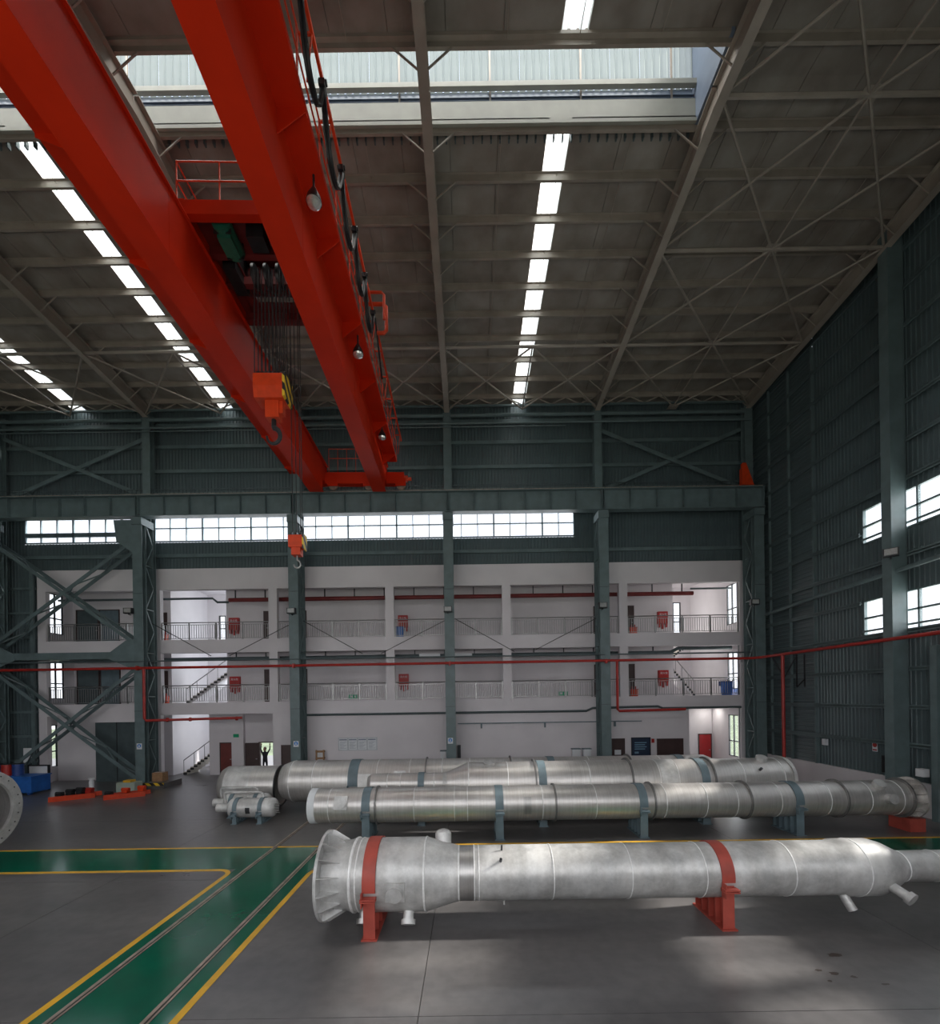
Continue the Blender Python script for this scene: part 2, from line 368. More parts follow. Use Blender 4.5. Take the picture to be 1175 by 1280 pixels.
# ================================================================== ROOF
YR = 13.8
def hs(y): return 23.9-.075*abs(y-YR)
ROOFX = (-47.0, 17.7)
ceil = thing('ceiling', None, None, (0, YR, 0), kind='structure')
SKX = (3.3, -5.7, -14.6, -23.6, -32.6)
xe = [-47.0, 17.7]
for s_ in SKX: xe += [s_-.38, s_+.38]
xe = sorted(xe)
def roof_sheet(x0, x1, y0, y1, m, name='roof_panel', ribs=None):
    mb = MB(); z0, z1 = hs(y0), hs(y1)
    if ribs:
        p = (x1-x0)/ribs; n0 = 0; pr = []
        for i in range(ribs): a = x0+i*p; pr += [(a, 0), (a+p*.6, 0), (a+p*.7, .04), (a+p*.9, .04)]
        pr.append((x1, 0)); n = len(pr)
        mb.v = [(a, y0, z0+b) for a, b in pr]+[(a, y1, z1+b) for a, b in pr]; mb.f = [(i, i+1, n+i+1, n+i) for i in range(n-1)]
    else:
        g = .012; n0 = 0; pr = [(x0, .03), (x0+g, 0), (x1-g, 0), (x1, .03), (x1+.02, .1), (x0, .1)]; n = 6
        mb.add([(a, y0, z0+b) for a, b in pr]+[(a, y1, z1+b) for a, b in pr], [tuple(range(6)), tuple(range(11, 5, -1))]+[(i, 6+i, 6+(i+1) % 6, (i+1) % 6) for i in range(6)])
    return part(name, mb, m, ceil)
cuts = []
x = -47.0
for s_ in sorted(SKX)+[99]:
    e = min(s_-.38, 17.7); n = max(1, round((e-x)/1.65)); w = (e-x)/n
    for i in range(n): cuts.append((x+i*w, x+(i+1)*w, False))
    if s_ < 90: cuts.append((s_-.38, s_+.38, True)); x = s_+.38
for a, b, sky in cuts:
    for y0, y1, near in ((14.73, 27.8, 0), (-1.9, 12.95, 1)):
        roof_sheet(a, b, y0, y1, M_frp if sky else M_insul, 'skylight_panel' if sky else 'roof_panel', 3 if sky else None)
    if b > 7.9: # closed ridge in the last bay
        a_ = max(a, 7.86); roof_sheet(a_, b, 12.95, 13.8, M_insul); roof_sheet(a_, b, 13.8, 14.73, M_insul)
PY = [14.8+1.32*k for k in range(10)]+[12.85-1.32*k for k in range(11)]
for y in PY:
    z = hs(y); P_ = [(y-.01, z-.26), (y+.08, z-.26), (y+.08, z-.22), (y+.065, z-.22), (y+.065, z-.245), (y+.005, z-.245), (y+.005, z-.0), (y-.07, z-.0), (y-.07, z-.015), (y-.01, z-.015)]
    mb = MB().prismX(P_[::-1], -47, 17.6)
    part('purlin', mb, M_purl, ceil)
COLX = [-37.06, -28.06, -19.06, -10.06, -1.06, 7.94, 16.94]
# rafters
rl = ['far left', 'left', 'third from left, above the red crane', 'fourth from left, partly behind the crane', 'middle, left of the bright skylight strip', 'right of the bright skylight strip', 'rightmost, along the dark gable wall']
for k, cx in enumerate(COLX):
    r = thing('roof_rafter', 'cream painted steel rafter under the roof, '+rl[k], 'beam', (cx, YR, 22), group='roof rafters')
    for y0, y1 in ((26.9, YR), (.7, YR)):
        p = Vector((cx, y0, hs(y0)-.63)); q = Vector((cx, y1, hs(y1)-.63))
        mb = MB().ibeam(p, q, .74, .30, tf=.03, tw=.02); part('rafter_beam', mb, M_raft, r)
    for y in PY:
        for sgn in (-1, 1):
            if (cx > 16 and sgn > 0): continue
            part('fly_brace', MB().bar((cx+sgn*.1, y, hs(y)-.93), (cx+sgn*.85, y, hs(y)-.27), .04, .04), M_purl, r)
# ties and diagonals
zb = lambda y: hs(y)-.85
BR = [13.6, 18.0, 22.4, 26.75]
def brace(p, q, r=.045): part('roof_brace', MB().tube([p, q], r, 6), M_raft, ceil, smooth=True)
for i in range(len(COLX)-1):
    x0, x1 = COLX[i], COLX[i+1]; xm = (x0+x1)/2
    full = i in (0, 5)
    for y in ([22.4]+([13.6, 18.0, 9.2, 4.8] if full else [])):
        brace((x0, y, zb(y)), (x1, y, zb(y)), .075)
    brs = BR[2:] if not full else [4.8, 9.2]+BR
    for j in range(len(brs)-1):
        ya, yb = brs[j], brs[j+1]
        brace((xm, ya, zb(ya)), (x0, yb, zb(yb))); brace((xm, ya, zb(ya)), (x1, yb, zb(yb)))
        brace((xm, yb, zb(yb)), (x0, ya, zb(ya))); brace((xm, yb, zb(yb)), (x1, ya, zb(ya)))
        brace((xm, ya, zb(ya)-.03), (xm, yb, zb(yb)-.03), .04)
    if full:
        for y in brs: part('gusset_plate', MB().box(xm-.28, xm+.28, y-.22, y+.22, zb(y)-.012, zb(y)+.012), M_raft, ceil)
# sag rods between purlins
for i in range(len(COLX)-1):
    for fr in (.27, .5, .76):
        xx = COLX[i]+9*fr; mb = MB()
        for a, b in ((14.8, 26.6), (1, 12.8)): mb.tube([(xx, a, hs(a)-.1), (xx, b, hs(b)-.1)], .014, 5)
        part('sag_rod', mb, M_purl, ceil)
# ridge monitor
rm = thing('skylight_ridge', None, None, (-19.5, YR, 23.9), kind='structure')
XA, XB = -47.0, 7.94
part('curb_beam', MB().box(XA, XB-.2, 14.73, 14.95, 23.72, 24.5).box(XA, XB-.2, 14.66, 14.73, 23.68, 23.8), M_curb, rm)
part('curb_beam', MB().box(XA, XB-.2, 12.72, 12.95, 23.72, 24.5), M_purl, rm)
lv = MB()
for k in range(3): lv.bar((XA, 14.86, 24.56+.1*k), (XB-.2, 14.86, 24.56+.1*k), .12, .012, (0, -.5, .86))
part('louver', lv, M_louver, rm)
part('louver_backing', MB().box(XA, XB-.2, 14.92, 14.95, 24.5, 25.06), M_louver, rm)
part('monitor_rail', MB().box(XA, XB-.2, 14.62, 14.76, 24.86, 25.02), M_curb, rm)
for k in range(int((XB-XA)/1.0)+1):
    a = XA+k*1.0; b = min(a+1, XB-.2)
    if b-a < .2: continue
    for yy in (14.9,):
        mb = MB(); pr = []
        p = (b-a)/4
        for i in range(4): c = a+i*p; pr += [(c, 0), (c+p*.6, 0), (c+p*.7, -.04), (c+p*.9, -.04)]
        pr.append((b-.008, 0)); n = len(pr); mb.v = [(c, yy+d, 25.0) for c, d in pr]+[(c, yy+d, 27.0) for c, d in pr]; mb.f = [(i, i+1, n+i+1, n+i) for i in range(n-1)]
        part('translucent_sheet', mb, M_frpm, rm)
for px_ in [XA+3*k for k in range(19)]:
    if px_ < XB-.5: part('monitor_post', MB().box(px_-.03, px_+.03, 14.80, 14.84, 24.5, 27.0), M_purl, rm)
part('monitor_side', MB().box(XA, XB-.2, 12.72, 12.76, 24.5, 27), M_louver, rm)
part('monitor_roof', MB().box(XA, XB, 12.6, 15.1, 27.0, 27.08), M_whitec, rm)
part('monitor_end', MB().box(XB-.2, XB-.1, 12.7, 14.95, 23.7, 27), M_louver, rm)
tooth = MB()
for k in range(int(55/.3)): tooth.box(-47+.3*k, -47+.3*k+.05, 14.98, 15.1, 23.55, 23.79)
part('sheet_rib_end', tooth, M_tealdk, rm, kind='stuff')
# flare: eave gutters close the roof to the walls

# ================================================================== BACK WALL (sheet panels above the offices)
YW = 27.72
wb = thing('wall_back', None, None, (0, YW, 0), kind='structure')
WINS = [(-27.3, -20.3), (-19.3, -10.3), (-10.3, -1.3), (-1.3, 6.7)]
def inwin(x): return any(a-.01 <= x < b-.01 for a, b in WINS)
k = 0; x = 16.7
while x > -47.4:
    rows = [(13.1, 14.75), (16.45, 19.75), (19.75, 23.0)]
    if not inwin(x): rows.append((14.75, 16.45))
    if x < -26.5 or x > 16.6: rows += [(0, 6.5), (6.5, 13.1)]
    for a, b in rows:
        inst('sheet_panel', corr(1.0, b-a, M_tealpan), wb, (x, YW, a))
    x -= 1.0
for z in (13.9, 17.7, 19.1, 20.6, 21.9): part('girt', MB().box(-47, 17.6, YW-.16, YW-.04, z-.1, z+.1), M_teal, wb)
for z in (1.4, 2.9, 4.4, 6.0, 7.5, 9, 10.5, 12): part('girt', MB().box(-47, -26.55, YW-.16, YW-.04, z-.07, z+.07), M_teal, wb)
for x in (-46, -28.6, -26.7): part('wall_post', MB().box(x-.1, x+.1, YW-.3, YW-.17, 0, 13), M_teal, wb)
for k, (a, b) in enumerate(WINS):
    w = thing('window_%d' % (k+1), None, None, ((a+b)/2, YW, 14.75), kind='structure')
    fr = MB(); z0, z1 = 14.78, 16.42
    fr.box(a, b, YW-.06, YW+.06, z0, z0+.07).box(a, b, YW-.06, YW+.06, z1-.07, z1).box(a, a+.08, YW-.06, YW+.06, z0, z1).box(b-.08, b, YW-.06, YW+.06, z0, z1)
    part('window_frame', fr, M_greyblue, w)
    n = int(round((b-a)/1.0))
    for i in range(1, n): part('mullion', MB().box(a+i*(b-a)/n-(.045 if i % 3 == 0 else .025), a+i*(b-a)/n+(.045 if i % 3 == 0 else .025), YW-.05, YW+.05, z0, z1), M_greyblue, w)
    zt = 15.62 if k else 15.3
    part('transom', MB().box(a, b, YW-.05, YW+.05, zt-.03-.1*(k == 0), zt+.03+.1*(k == 0)), M_greyblue, w)
    for i in range(n):
        c0 = a+i*(b-a)/n+.05; c1 = a+(i+1)*(b-a)/n-.05
        part('pane', MB().box(c0, c1, YW-.006, YW+.006, z0+.07, zt-.03), M_glass, w); part('pane', MB().box(c0, c1, YW-.006, YW+.006, zt+.03, z1-.07), M_glass, w)

# ================================================================== RIGHT GABLE WALL
XW = 17.72
wr = thing('wall_right', None, None, (XW, 12, 0), kind='structure')
single('baseboard_right', MB().box(XW-.12, XW+.1, -1.9, 27.7, 0, 1.32), M_white, kind='structure')
WY = (4.0, 20.0)
y = 27.7
cols = []
rotz = PI/2   # panel local x -> +Y, ribs toward -X
def gpan(y0, w, z0, z1, vert=True, ribs=5):
    me = corr(w, z1-z0, M_tealpan, ribs, vert)
    o = bpy.data.objects.new('sheet_panel', me); C.objects.link(o); o.parent = wr
    o.matrix_local = Matrix.Translation(Vector((XW, y0, z0))-wloc(wr)) @ Matrix(((0, 1, 0, 0), (1, 0, 0, 0), (0, 0, 1, 0), (0, 0, 0, 1)))
GZ = [1.32]+[2.75+1.52*k for k in range(15)]
for z0, z1 in zip(GZ[:-1], GZ[1:]):
    gpan(24.45, 1.6, z0, z1, False, 7); gpan(22.75, 1.7, z0, z1, False, 7); gpan(26.05, 1.65, z0, z1, False, 7)
yy = 21.0
while yy > -2.5:
    rows = [(1.32, 7.35), (8.95, 11.42), (13.0, 18), (18, 24.0)]
    if not (WY[0]-.5 <= yy < WY[1]-.1): rows += [(7.35, 8.95), (11.42, 13.0)]
    for a, b in rows: gpan(yy, 1.0, a, b)
    yy -= 1.0
for a, b in zip((1.32, 7.35, 11.42, 18), (7.35, 11.42, 18, 24.0)): gpan(22.0, .75, a, b, True, 4)
for z in GZ[1:]:
    segs = [(-1.8, 27.6)]
    if 7.35 < z < 8.95 or 11.42 < z < 13: segs = [(-1.8, WY[0]), (WY[1], 27.6)]
    for a, b in segs: part('girt', MB().box(XW-.2, XW-.05, a, b, z-.02, z+.02).box(XW-.2, XW-.17, a, b, z-.09, z+.09), M_teal, wr)
for yv in (22.72, 24.42, 26.0): part('wall_post', MB().box(XW-.17, XW-.05, yv-.05, yv+.05, 1.32, 22.4), M_teal, wr)
for k, (z0, z1) in enumerate(((7.35, 8.95), (11.42, 13.0))):
    w = thing('window_%d' % (5+k), None, None, (XW, 12, z0), kind='structure')
    part('window_frame', MB().box(XW-.08, XW+.06, WY[0], WY[1], z0, z0+.07).box(XW-.08, XW+.06, WY[0], WY[1], z1-.07, z1).box(XW-.08, XW+.06, WY[0], WY[0]+.08, z0, z1).box(XW-.08, XW+.06, WY[1]-.08, WY[1], z0, z1), M_teal, w)
    part('transom', MB().box(XW-.06, XW+.05, WY[0], WY[1], (z0+z1)/2-.04, (z0+z1)/2+.04), M_teal, w)
    part('sill_bar', MB().box(XW-.12, XW-.06, WY[0], WY[1], z0+.18, z0+.26), M_teal, w)
    n = 13
    for i in range(n):
        a = WY[0]+16/n*i; b = a+16/n
        if i: part('mullion', MB().box(XW-.06, XW+.05, a-.035, a+.035, z0, z1), M_teal, w)
        part('pane', MB().box(XW-.01, XW, a+.04, b-.04, z0+.07, (z0+z1)/2-.04), M_glass, w); part('pane', MB().box(XW-.01, XW, a+.04, b-.04, (z0+z1)/2+.04, z1-.07), M_glass, w)
# gable columns
for yv, lb in ((18.05, 'tall grey green gable column between the two window rows on the right wall'), (9.0, 'nearest gable column on the right wall, outside the picture edge')):
    g = thing('gable_column', lb, 'column', (17.2, yv, 0), group='gable columns')
    part('column_shaft', MB().ibeam((17.23, yv, 0), (17.23, yv, hs(yv)-.3), .62, .42, (1, 0, 0), tf=.03, tw=.03), M_teal, g)
    part('web_plate', MB().box(16.95, 17.5, yv-.2, yv-.17, 0, hs(yv)-.3), M_teal, g)
    part('base_plate', MB().box(16.85, 17.6, yv-.3, yv+.3, 0, .03), M_teal, g)
single('door_jamb', MB().box(17.35, 17.6, 16.6, 16.85, 0, 6.6), M_teal, 'grey green door post standing right of the gable column', 'door post')

# ================================================================== NEAR AND LEFT WALLS (out of view, with their windows)
wn_ = MB()
for x0, x1, z0, z1 in ((-47, 17.7, 0, 4.2), (-47, 17.7, 7.8, 11.35), (-47, 17.7, 13.1, 23.2), (12.1, 17.7, 4.2, 7.8), (12.1, 17.7, 11.35, 13.1), (-47, -28.1, 4.2, 7.8), (-47, -28.1, 11.35, 13.1)):
    wn_.box(x0, x1, -1.9, -1.8, z0, z1)
single('wall_near', wn_, M_tealpan, kind='structure')
single('wall_left', MB().box(-47.1, -47, -1.9, 27.8, 0, 24), M_tealpan, kind='structure')

# ================================================================== STEEL COLUMNS
def lattice_col(cx, label):
    t = thing('steel_column', label, 'column', (cx, 26.5, 0), group='laced steel columns along the back wall')
    part('front_leg', MB().ibeam((cx, 26.08, .03), (cx, 26.08, 15.6), .34, .56, (0, 1, 0), tf=.025, tw=.02), M_teal, t)
    part('rear_leg', MB().ibeam((cx, 27.0, .03), (cx, 27.0, 15.6), .22, .5, (0, 1, 0), tf=.02, tw=.016), M_teal, t)
    part('upper_shaft', MB().ibeam((cx, 26.95, 15.62), (cx, 26.95, 22.2), .4, .46, (0, 1, 0), tf=.025, tw=.02), M_teal, t)
    n = 12; h = 15.4/n
    for sx_ in (-.22, .22):
        for i in range(n):
            a, b = (26.25, 26.9) if i % 2 == 0 else (26.9, 26.25)
            part('lacing_bar', MB().bar((cx+sx_, a, .1+i*h), (cx+sx_, b, .1+(i+1)*h), .03, .075, (0, 1, 0)), M_teal, t)
            if i % 2 == 0: part('lacing_bar', MB().bar((cx+sx_, 26.25, .1+i*h), (cx+sx_, 26.9, .1+i*h), .03, .06), M_teal, t)
    part('base_plate', MB().box(cx-.4, cx+.4, 25.8, 27.2, 0, .03), M_teal, t)
    part('bearing_bracket', MB().box(cx-.3, cx+.3, 25.85, 26.9, 15.2, 15.62), M_teal, t)
    for z in (4.4, 11.2): part('splice_plate', MB().box(cx-.29, cx+.29, 25.9, 25.912, z-.01, z+.01), M_dark, t)
    return t
cl = ['laced column beyond the left picture edge', 'laced column at the left edge at the foot of the crossed bracing', 'laced column between the crossed bracing and the left stairwell',
      'laced column behind the small hanging hook', 'laced column in the middle of the white office front', 'laced column standing left of the fire pipe drop on the right', 'laced corner column where the back wall meets the gable wall']
for cx, l_ in zip(COLX, cl): lattice_col(cx, 'grey green steel '+l_)
# column floodlights
fl = None
def flood(x, y, z, lb, rot=0):
    t = thing('floodlight', lb, 'floodlight', (x, y, z), rot, group='floodlights on the columns')
    lh_ = part('lamp_housing', MB().box(-.24, .24, -.26, -.06, -.16, .16).box(-.1, .1, -.06, .0, -.08, .08), M_dark, t, local=True)
    part('lamp_lens', MB().box(-.19, .19, -.275, -.262, -.11, .13), M_lamp, lh_, local=True)
    part('lamp_bracket', MB().bar((0, .015, -.2), (0, -.15, -.2), .05, .05).bar((0, -.13, -.2), (0, -.13, -.1), .05, .04), M_dark, t, local=True)
    return t
for cx, px_, py_, n_ in ((COLX[2], 162, 764, 'column beside the crossed bracing'), (COLX[3], 365, 764, 'column behind the small hook'), (COLX[4], 560, 762, 'middle column'), (COLX[5], 753, 757, 'column right of centre'), (COLX[6], 942, 753, 'corner column')):
    p = at(px_, py_, 25.8); flood(p.x, 25.88, p.z, 'black boxy floodlight bolted to the '+n_)
p = at(1098, 690, 17.6); flood(16.86, 17.8, p.z, 'floodlight on the gable column below the upper windows', -PI/4)
# small blue signs on column fronts
for px_, py_, n_ in ((174, 933, 'beside the crossed bracing'), (370, 930, 'left of the posted notices'), (563, 926, 'in the middle')):
    p = at(px_, py_, 25.88); t = thing('blue_sign', 'small square blue mandatory sign on the column '+n_, 'sign', (p.x, 25.9, p.z-.17), group='blue signs on columns')
    part('sign_plate', MB().box(p.x-.15, p.x+.15, 25.885, 25.898, p.z-.17, p.z+.17), M_sign, t)
    part('sign_symbol', MB().disc((p.x, 25.88, p.z+.03), (0, 1, 0), .11, .01), M_signblue, t)
    part('sign_pictogram', MB().disc((p.x, 25.874, p.z+.05), (0, 1, 0), .035, .006, 12).box(p.x-.05, p.x+.05, 25.87, 25.876, p.z-.04, p.z+.01), M_sign, t)

# eave truss, pipes, struts
for i in range(len(COLX)-1):
    x0, x1 = COLX[i]+.2, COLX[i+1]-.2
    t = thing('eave_truss', 'slim lattice eave girder under the roof edge, '+['far left bay', 'left edge bay', 'bay left of the crane', 'bay behind the crane ends', 'bay below the bright skylight strip', 'bay beside the gable corner'][i], 'truss', ((x0+x1)/2, 26.8, 21.9), group='eave lattice girders')
    for z in (22.28, 22.72): part('chord', MB().box(x0, x1, 26.65, 26.75, z-.05, z+.05), M_raft if z > 22.5 else M_teal, t)
    n = 10
    for k in range(n):
        a = x0+(x1-x0)*k/n; b = x0+(x1-x0)*(k+1)/n
        part('web_bar', MB().bar((a, 26.7, 22.3 if k % 2 else 22.7), (b, 26.7, 22.7 if k % 2 else 22.3), .05, .06), M_raft, t)
    part('eave_strut', MB().tube([(x0, 26.75, 21.75), (x1, 26.75, 21.75)], .1, 10), M_teal, t, smooth=True)
single('conduit_pipe', MB().tube([(-46, 26.55, 21.15), (17, 26.55, 21.15)], .06, 8).tube([(-46, 26.55, 20.95), (6, 26.55, 20.95)], .03, 6), M_teal, 'thin grey pipe run along the back wall just under the eave', 'pipe', smooth=True)
# upper X bracing
for i in (1, 5):
    a, b = COLX[i]+.25, COLX[i+1]-.25
    for s_, nm in ((0, 'rising right'), (1, 'rising left')):
        z0, z1 = (17.3, 20.9) if not s_ else (20.9, 17.3)
        single('wall_brace', MB().bar((a, 27.15-.1*s_, z0), (b, 27.15-.1*s_, z1), .08, .22), M_teal, 'grey upper wall brace %s in the %s bay above the runway beam' % (nm, 'left' if i == 1 else 'right'), 'brace')

# runway beams
for i in range(len(COLX)-1):
    x0, x1 = COLX[i]+.01, COLX[i+1]-.01
    if i == 5: x1 = 17.3
    t = thing('runway_beam', 'grey green crane runway plate girder, '+['far left span', 'span at left edge', 'span left of the crane', 'span under the crane ends', 'span right of the crane', 'rightmost span to the gable'][i], 'runway beam', ((x0+x1)/2, 26.1, 15.1), group='crane runway girders')
    part('girder_beam', MB().ibeam(((x0), 26.1, 16.28), (x1, 26.1, 16.28), 1.22, .5, tf=.04, tw=.03), M_teal, t)
    n = 6
    for k in range(n+1):
        xs = x0+.06+(x1-x0-.12)*k/n
        part('stiffener', MB().box(xs-.012, xs+.012, 25.87, 26.33, 15.71, 16.83), M_teal, t)
    part('crane_rail', MB().box(x0, x1, 26.06, 26.14, 16.88, 17.02), M_rail, t)
    w = MB(); w.box(x0, x1, 26.35, 26.8, 16.8, 16.86)
    part('walkway_plate', w, M_tealdk, t)
    rg = MB(); rg.box(x0, x1, 26.76, 26.79, 17.6, 17.63); rg.box(x0, x1, 26.76, 26.79, 17.2, 17.22)
    for k in range(36): xs = x0+(x1-x0)*(k+.5)/36; rg.box(xs-.014, xs+.014, 26.76, 26.79, 16.86, 17.6)
    part('walkway_railing', rg, M_tealdk, t, kind='stuff')
t = thing('runway_end_stop', 'orange red triangular buffer stop at the right end of the runway', 'buffer stop', (16.55, 26.1, 17.02))
part('stop_plate', MB().prismY([(16.1, 17.02), (16.75, 17.02), (16.3, 18.3), (16.1, 18.3)], 26.0, 26.2), M_orange, t)
part('stop_post', MB().box(16.05, 16.2, 25.95, 26.25, 17.02, 18.0), M_orange, t)

# left portal bracing (two crossed laced diagonals per tier + strut)
def laced(name, p, q, lb, grp, dz=.0, wdt=.75):
    t = thing(name, lb, 'brace', tuple(p), group=grp)
    a, b = Vector(p), Vector(q); d = (b-a).normalized(); nrm = Vector((0, 1, 0))
    for s_ in (0, 1): part('chord', MB().bar(a+nrm*wdt*s_, b+nrm*wdt*s_, .06, .19), M_teal, t)
    n = 7
    for k in range(n):
        u, v = a+(b-a)*(k/n), a+(b-a)*((k+1)/n)
        part('lacing_bar', MB().bar(u+nrm*(wdt*(k % 2)), v+nrm*(wdt*((k+1) % 2)), .05, .07), M_teal, t)
xa, xb = COLX[1]+.3, COLX[2]-.3
g_ = 'crossed laced braces in the left bay'
laced('lattice_brace', (xa, 26.1, 14.4), (xb, 26.1, 8.3), 'upper tier laced brace falling to the right in the left bay', g_)
laced('lattice_brace', (xa, 26.12, 8.3), (xb, 26.12, 14.4), 'upper tier laced brace rising to the right in the left bay', g_)
laced('lattice_brace', (xa, 26.1, 6.9), (xb, 26.1, .4), 'lower tier laced brace falling to the right in the left bay', g_)
laced('lattice_brace', (xa, 26.12, .4), (xb, 26.12, 6.9), 'lower tier laced brace rising to the right in the left bay', g_)
t = thing('portal_strut', 'horizontal box strut between the two tiers of crossed bracing at left', 'strut', ((xa+xb)/2, 26.2, 7.3))
part('strut_beam', MB().box(xa, xb, 26.0, 26.8, 7.45, 7.85), M_teal, t)
part('gusset_plate', MB().prismY([(xb-1.5, 7.45), (xb, 6.8), (xb, 8.6), (xb-.5, 8.5), (xb-1.4, 7.85)], 25.98, 26.0), M_teal, t)
part('gusset_plate', MB().prismY([(xa, 6.8), (xa+1.5, 7.45), (xa+1.3, 7.85), (xa, 8.6)], 25.98, 26.0), M_teal, t)
part('gusset_plate', MB().prismY([(xb-.95, 14.25), (xb, 13.6), (xb, 15.5), (xb-1.1, 15.5)], 25.98, 26.0), M_teal, t)
part('gusset_plate', MB().prismY([(xa, 13.6), (xa+.7, 14.25), (xa+.8, 15.5), (xa, 15.5)], 25.98, 26.0), M_teal, t)

# pipes on columns
p6 = 6.88
t = thing('fire_main', 'bright red fire main pipe crossing in front of the columns and along the gable', 'pipe', (0, 25.78, p6))
part('pipe_run', MB().tube([(-46, 25.78, p6-.05), (16.3, 25.78, p6+.05), (16.62, 25.6, p6+.07), (16.7, 25.2, p6+.07), (16.7, 2, p6+.1)], .075, 10), M_redpipe, t, smooth=True)
for cx in COLX[1:-1]: part('pipe_clamp', MB().box(cx-.05, cx+.05, 25.7, 25.92, p6-.12, p6+.12), M_redpipe, t)
pd = COLX[5]+.62
part('pipe_drop', MB().tube([(pd, 25.78, p6), (pd, 25.78, 4.1), (pd+.1, 25.78, 4.0), (pd+3.9, 25.78, 4.05)], .075, 10), M_redpipe, t, smooth=True)
pd = COLX[2]+.38
part('pipe_drop', MB().tube([(pd, 25.78, p6), (pd, 25.78, 3.95), (pd+.1, 25.78, 3.85), (pd+5.2, 26.6, 3.9)], .075, 10), M_redpipe, t, smooth=True)
for q in (1.2, 2.4, 4.9): part('flange_joint', MB().disc((pd+q, 25.78+.16*q, 3.87), (1, .16, 0), .12, .1, 12), M_redpipe, t, smooth=True)
part('pipe_drop', MB().tube([(16.7, 23.8, p6+.07), (16.7, 23.8, .9)], .085, 10), M_redpipe, t, smooth=True)
part('pipe_valve', MB().disc((16.7, 23.8, 1.2), (0, 0, 1), .16, .25, 12).disc((16.45, 23.8, 1.2), (1, 0, 0), .12, .04, 12).box(16.5, 16.95, 23.65, 23.95, .4, .9), M_redpipe, t, smooth=True)
part('valve_post', MB().tube([(16.7, 23.8, 0), (16.7, 23.8, .5)], .08, 8), M_redpipe, t)
part('pipe_hanger', MB().bar((16.7, 23.8, 5.6), (17.4, 23.8, 6.8), .05, .05).bar((16.7, 24.6, 6.85), (16.7, 23.85, 5.9), .05, .05).bar((17.0, 23.2, 5.2), (17.0, 23.2, 6.9), .05, .05).bar((17.4, 23.2, 5.2), (17.4, 23.2, 6.9), .05, .05).bar((17.0, 23.2, 5.2), (17.4, 23.2, 5.6), .05, .05), M_dark, t)
single('cable_tray', MB().box(-28, 16.6, 26.3, 26.42, 7.28, 7.36).tube([(-28, 25.84, 7.02+.25), (7.9, 25.84, 7.02+.25)], .03, 6), M_tealdk, 'thin dark conduit strung between the columns above the red pipe', 'conduit')
for i, nm in ((2, 'left stairwell bay'), (3, 'bay above the posted notices'), (4, 'bay right of the middle column')):
    a, b = COLX[i]+.3, COLX[i+1]-.3; m = (a+b)/2
    single('brace_rod', MB().tube([(a, 26.6, 9.6), (m-.7, 26.6, 7.6)], .022, 5), M_dark, 'thin tie rod falling right across the gallery, '+nm, 'tie rod')
    single('brace_rod', MB().tube([(b, 26.6, 9.5), (m+.4, 26.6, 7.6)], .022, 5), M_dark, 'thin tie rod falling left across the gallery, '+nm, 'tie rod')
single('grey_pipe', MB().tube([(-10, 27.5, 3.98), (7.2, 27.5, 3.98), (7.6, 27.5, 4.15), (11.6, 27.5, 4.2), (11.9, 27.5, 4.08), (16.7, 27.5, 4.08)], .07, 8), M_tealdk, 'long grey pipe under the first gallery beam', 'pipe', smooth=True)
single('cable_rail', MB().box(-.7, 10.6, 27.48, 27.54, 3.28, 3.34).box(.7, .8, 27.46, 27.56, 3.0, 3.28).box(4.6, 4.7, 27.46, 27.56, 3.0, 3.28).box(8.9, 9.0, 27.46, 27.56, 3.0, 3.28), M_greyblue, 'slim grey cable rail with short hangers on the white ground floor wall', 'rail')
single('sloping_pipe', MB().tube([(17.3, 27.0, 9.4), (17.2, 22, 9.6), (17.0, 10, 9.9)], .09, 8), M_teal, 'grey pipe running along the gable wall above the red pipe', 'pipe', smooth=True)

# ================================================================== OFFICE BLOCK
YF, YB = 27.6, 29.9
of = MB()
of.box(-26.5, 17.05, YF, YF+.3, 11.8, 13.1); of.box(-26.5, 17.05, YF, YF+.3, 7.9, 8.72); of.box(-26.5, 17.05, YF, YF+.3, 4.1, 4.83)
PX = [-19.2, -12.0, -4.8, 2.4, 9.6]
for x in PX: of.box(x-.26, x+.26, YF+.003, YF+.3, 4.1, 11.9)
of.box(-26.5, -26.0, YF+.003, YF+.3, 0, 12); of.box(16.75, 17.05, YF+.003, YF+.3, 0, 12)
of.box(-9.75, 13.55, YF+.002, YF+.3, 0, 4.2)          # ground floor wall
of.box(-12.1, -9.75, YF+.02, YF+.3, 0, 4.2)
of.box(-20.6, -19.0, YF+.002, YF+.3, 0, 4.2); of.box(-26.2, -23.3, YF+.9, YF+1.1, 0, 4.2); of.box(-23.35, -20.6, YF+.002, YF+.3, 3.7, 4.2)
single('wall_office', of, M_white, kind='structure')
for nm, z in (('floor_gallery_upper', 8.72), ('floor_gallery_lower', 4.83)):
    single(nm, MB().box(-26.4, 17.0, YF+.28, YB+.1, z-.16, z-.005), M_white, kind='structure')
single('ceiling_gallery', MB().box(-26.4, 17.0, YF+.28, 35.2, 13.0, 13.14), M_white, kind='structure')
bw = MB()
SL = (-19.8, -16.1); SR = (13.7, 16.9)
for z0, z1 in ((4.1, 8.56), (8.72, 13.0)):
    bw.box(-26.3, SL[0], YB, YB+.15, z0, z1); bw.box(SL[1], SR[0], YB, YB+.15, z0, z1)
bw.box(-26.3, SL[0], YB, YB+.15, 0, 4.1)
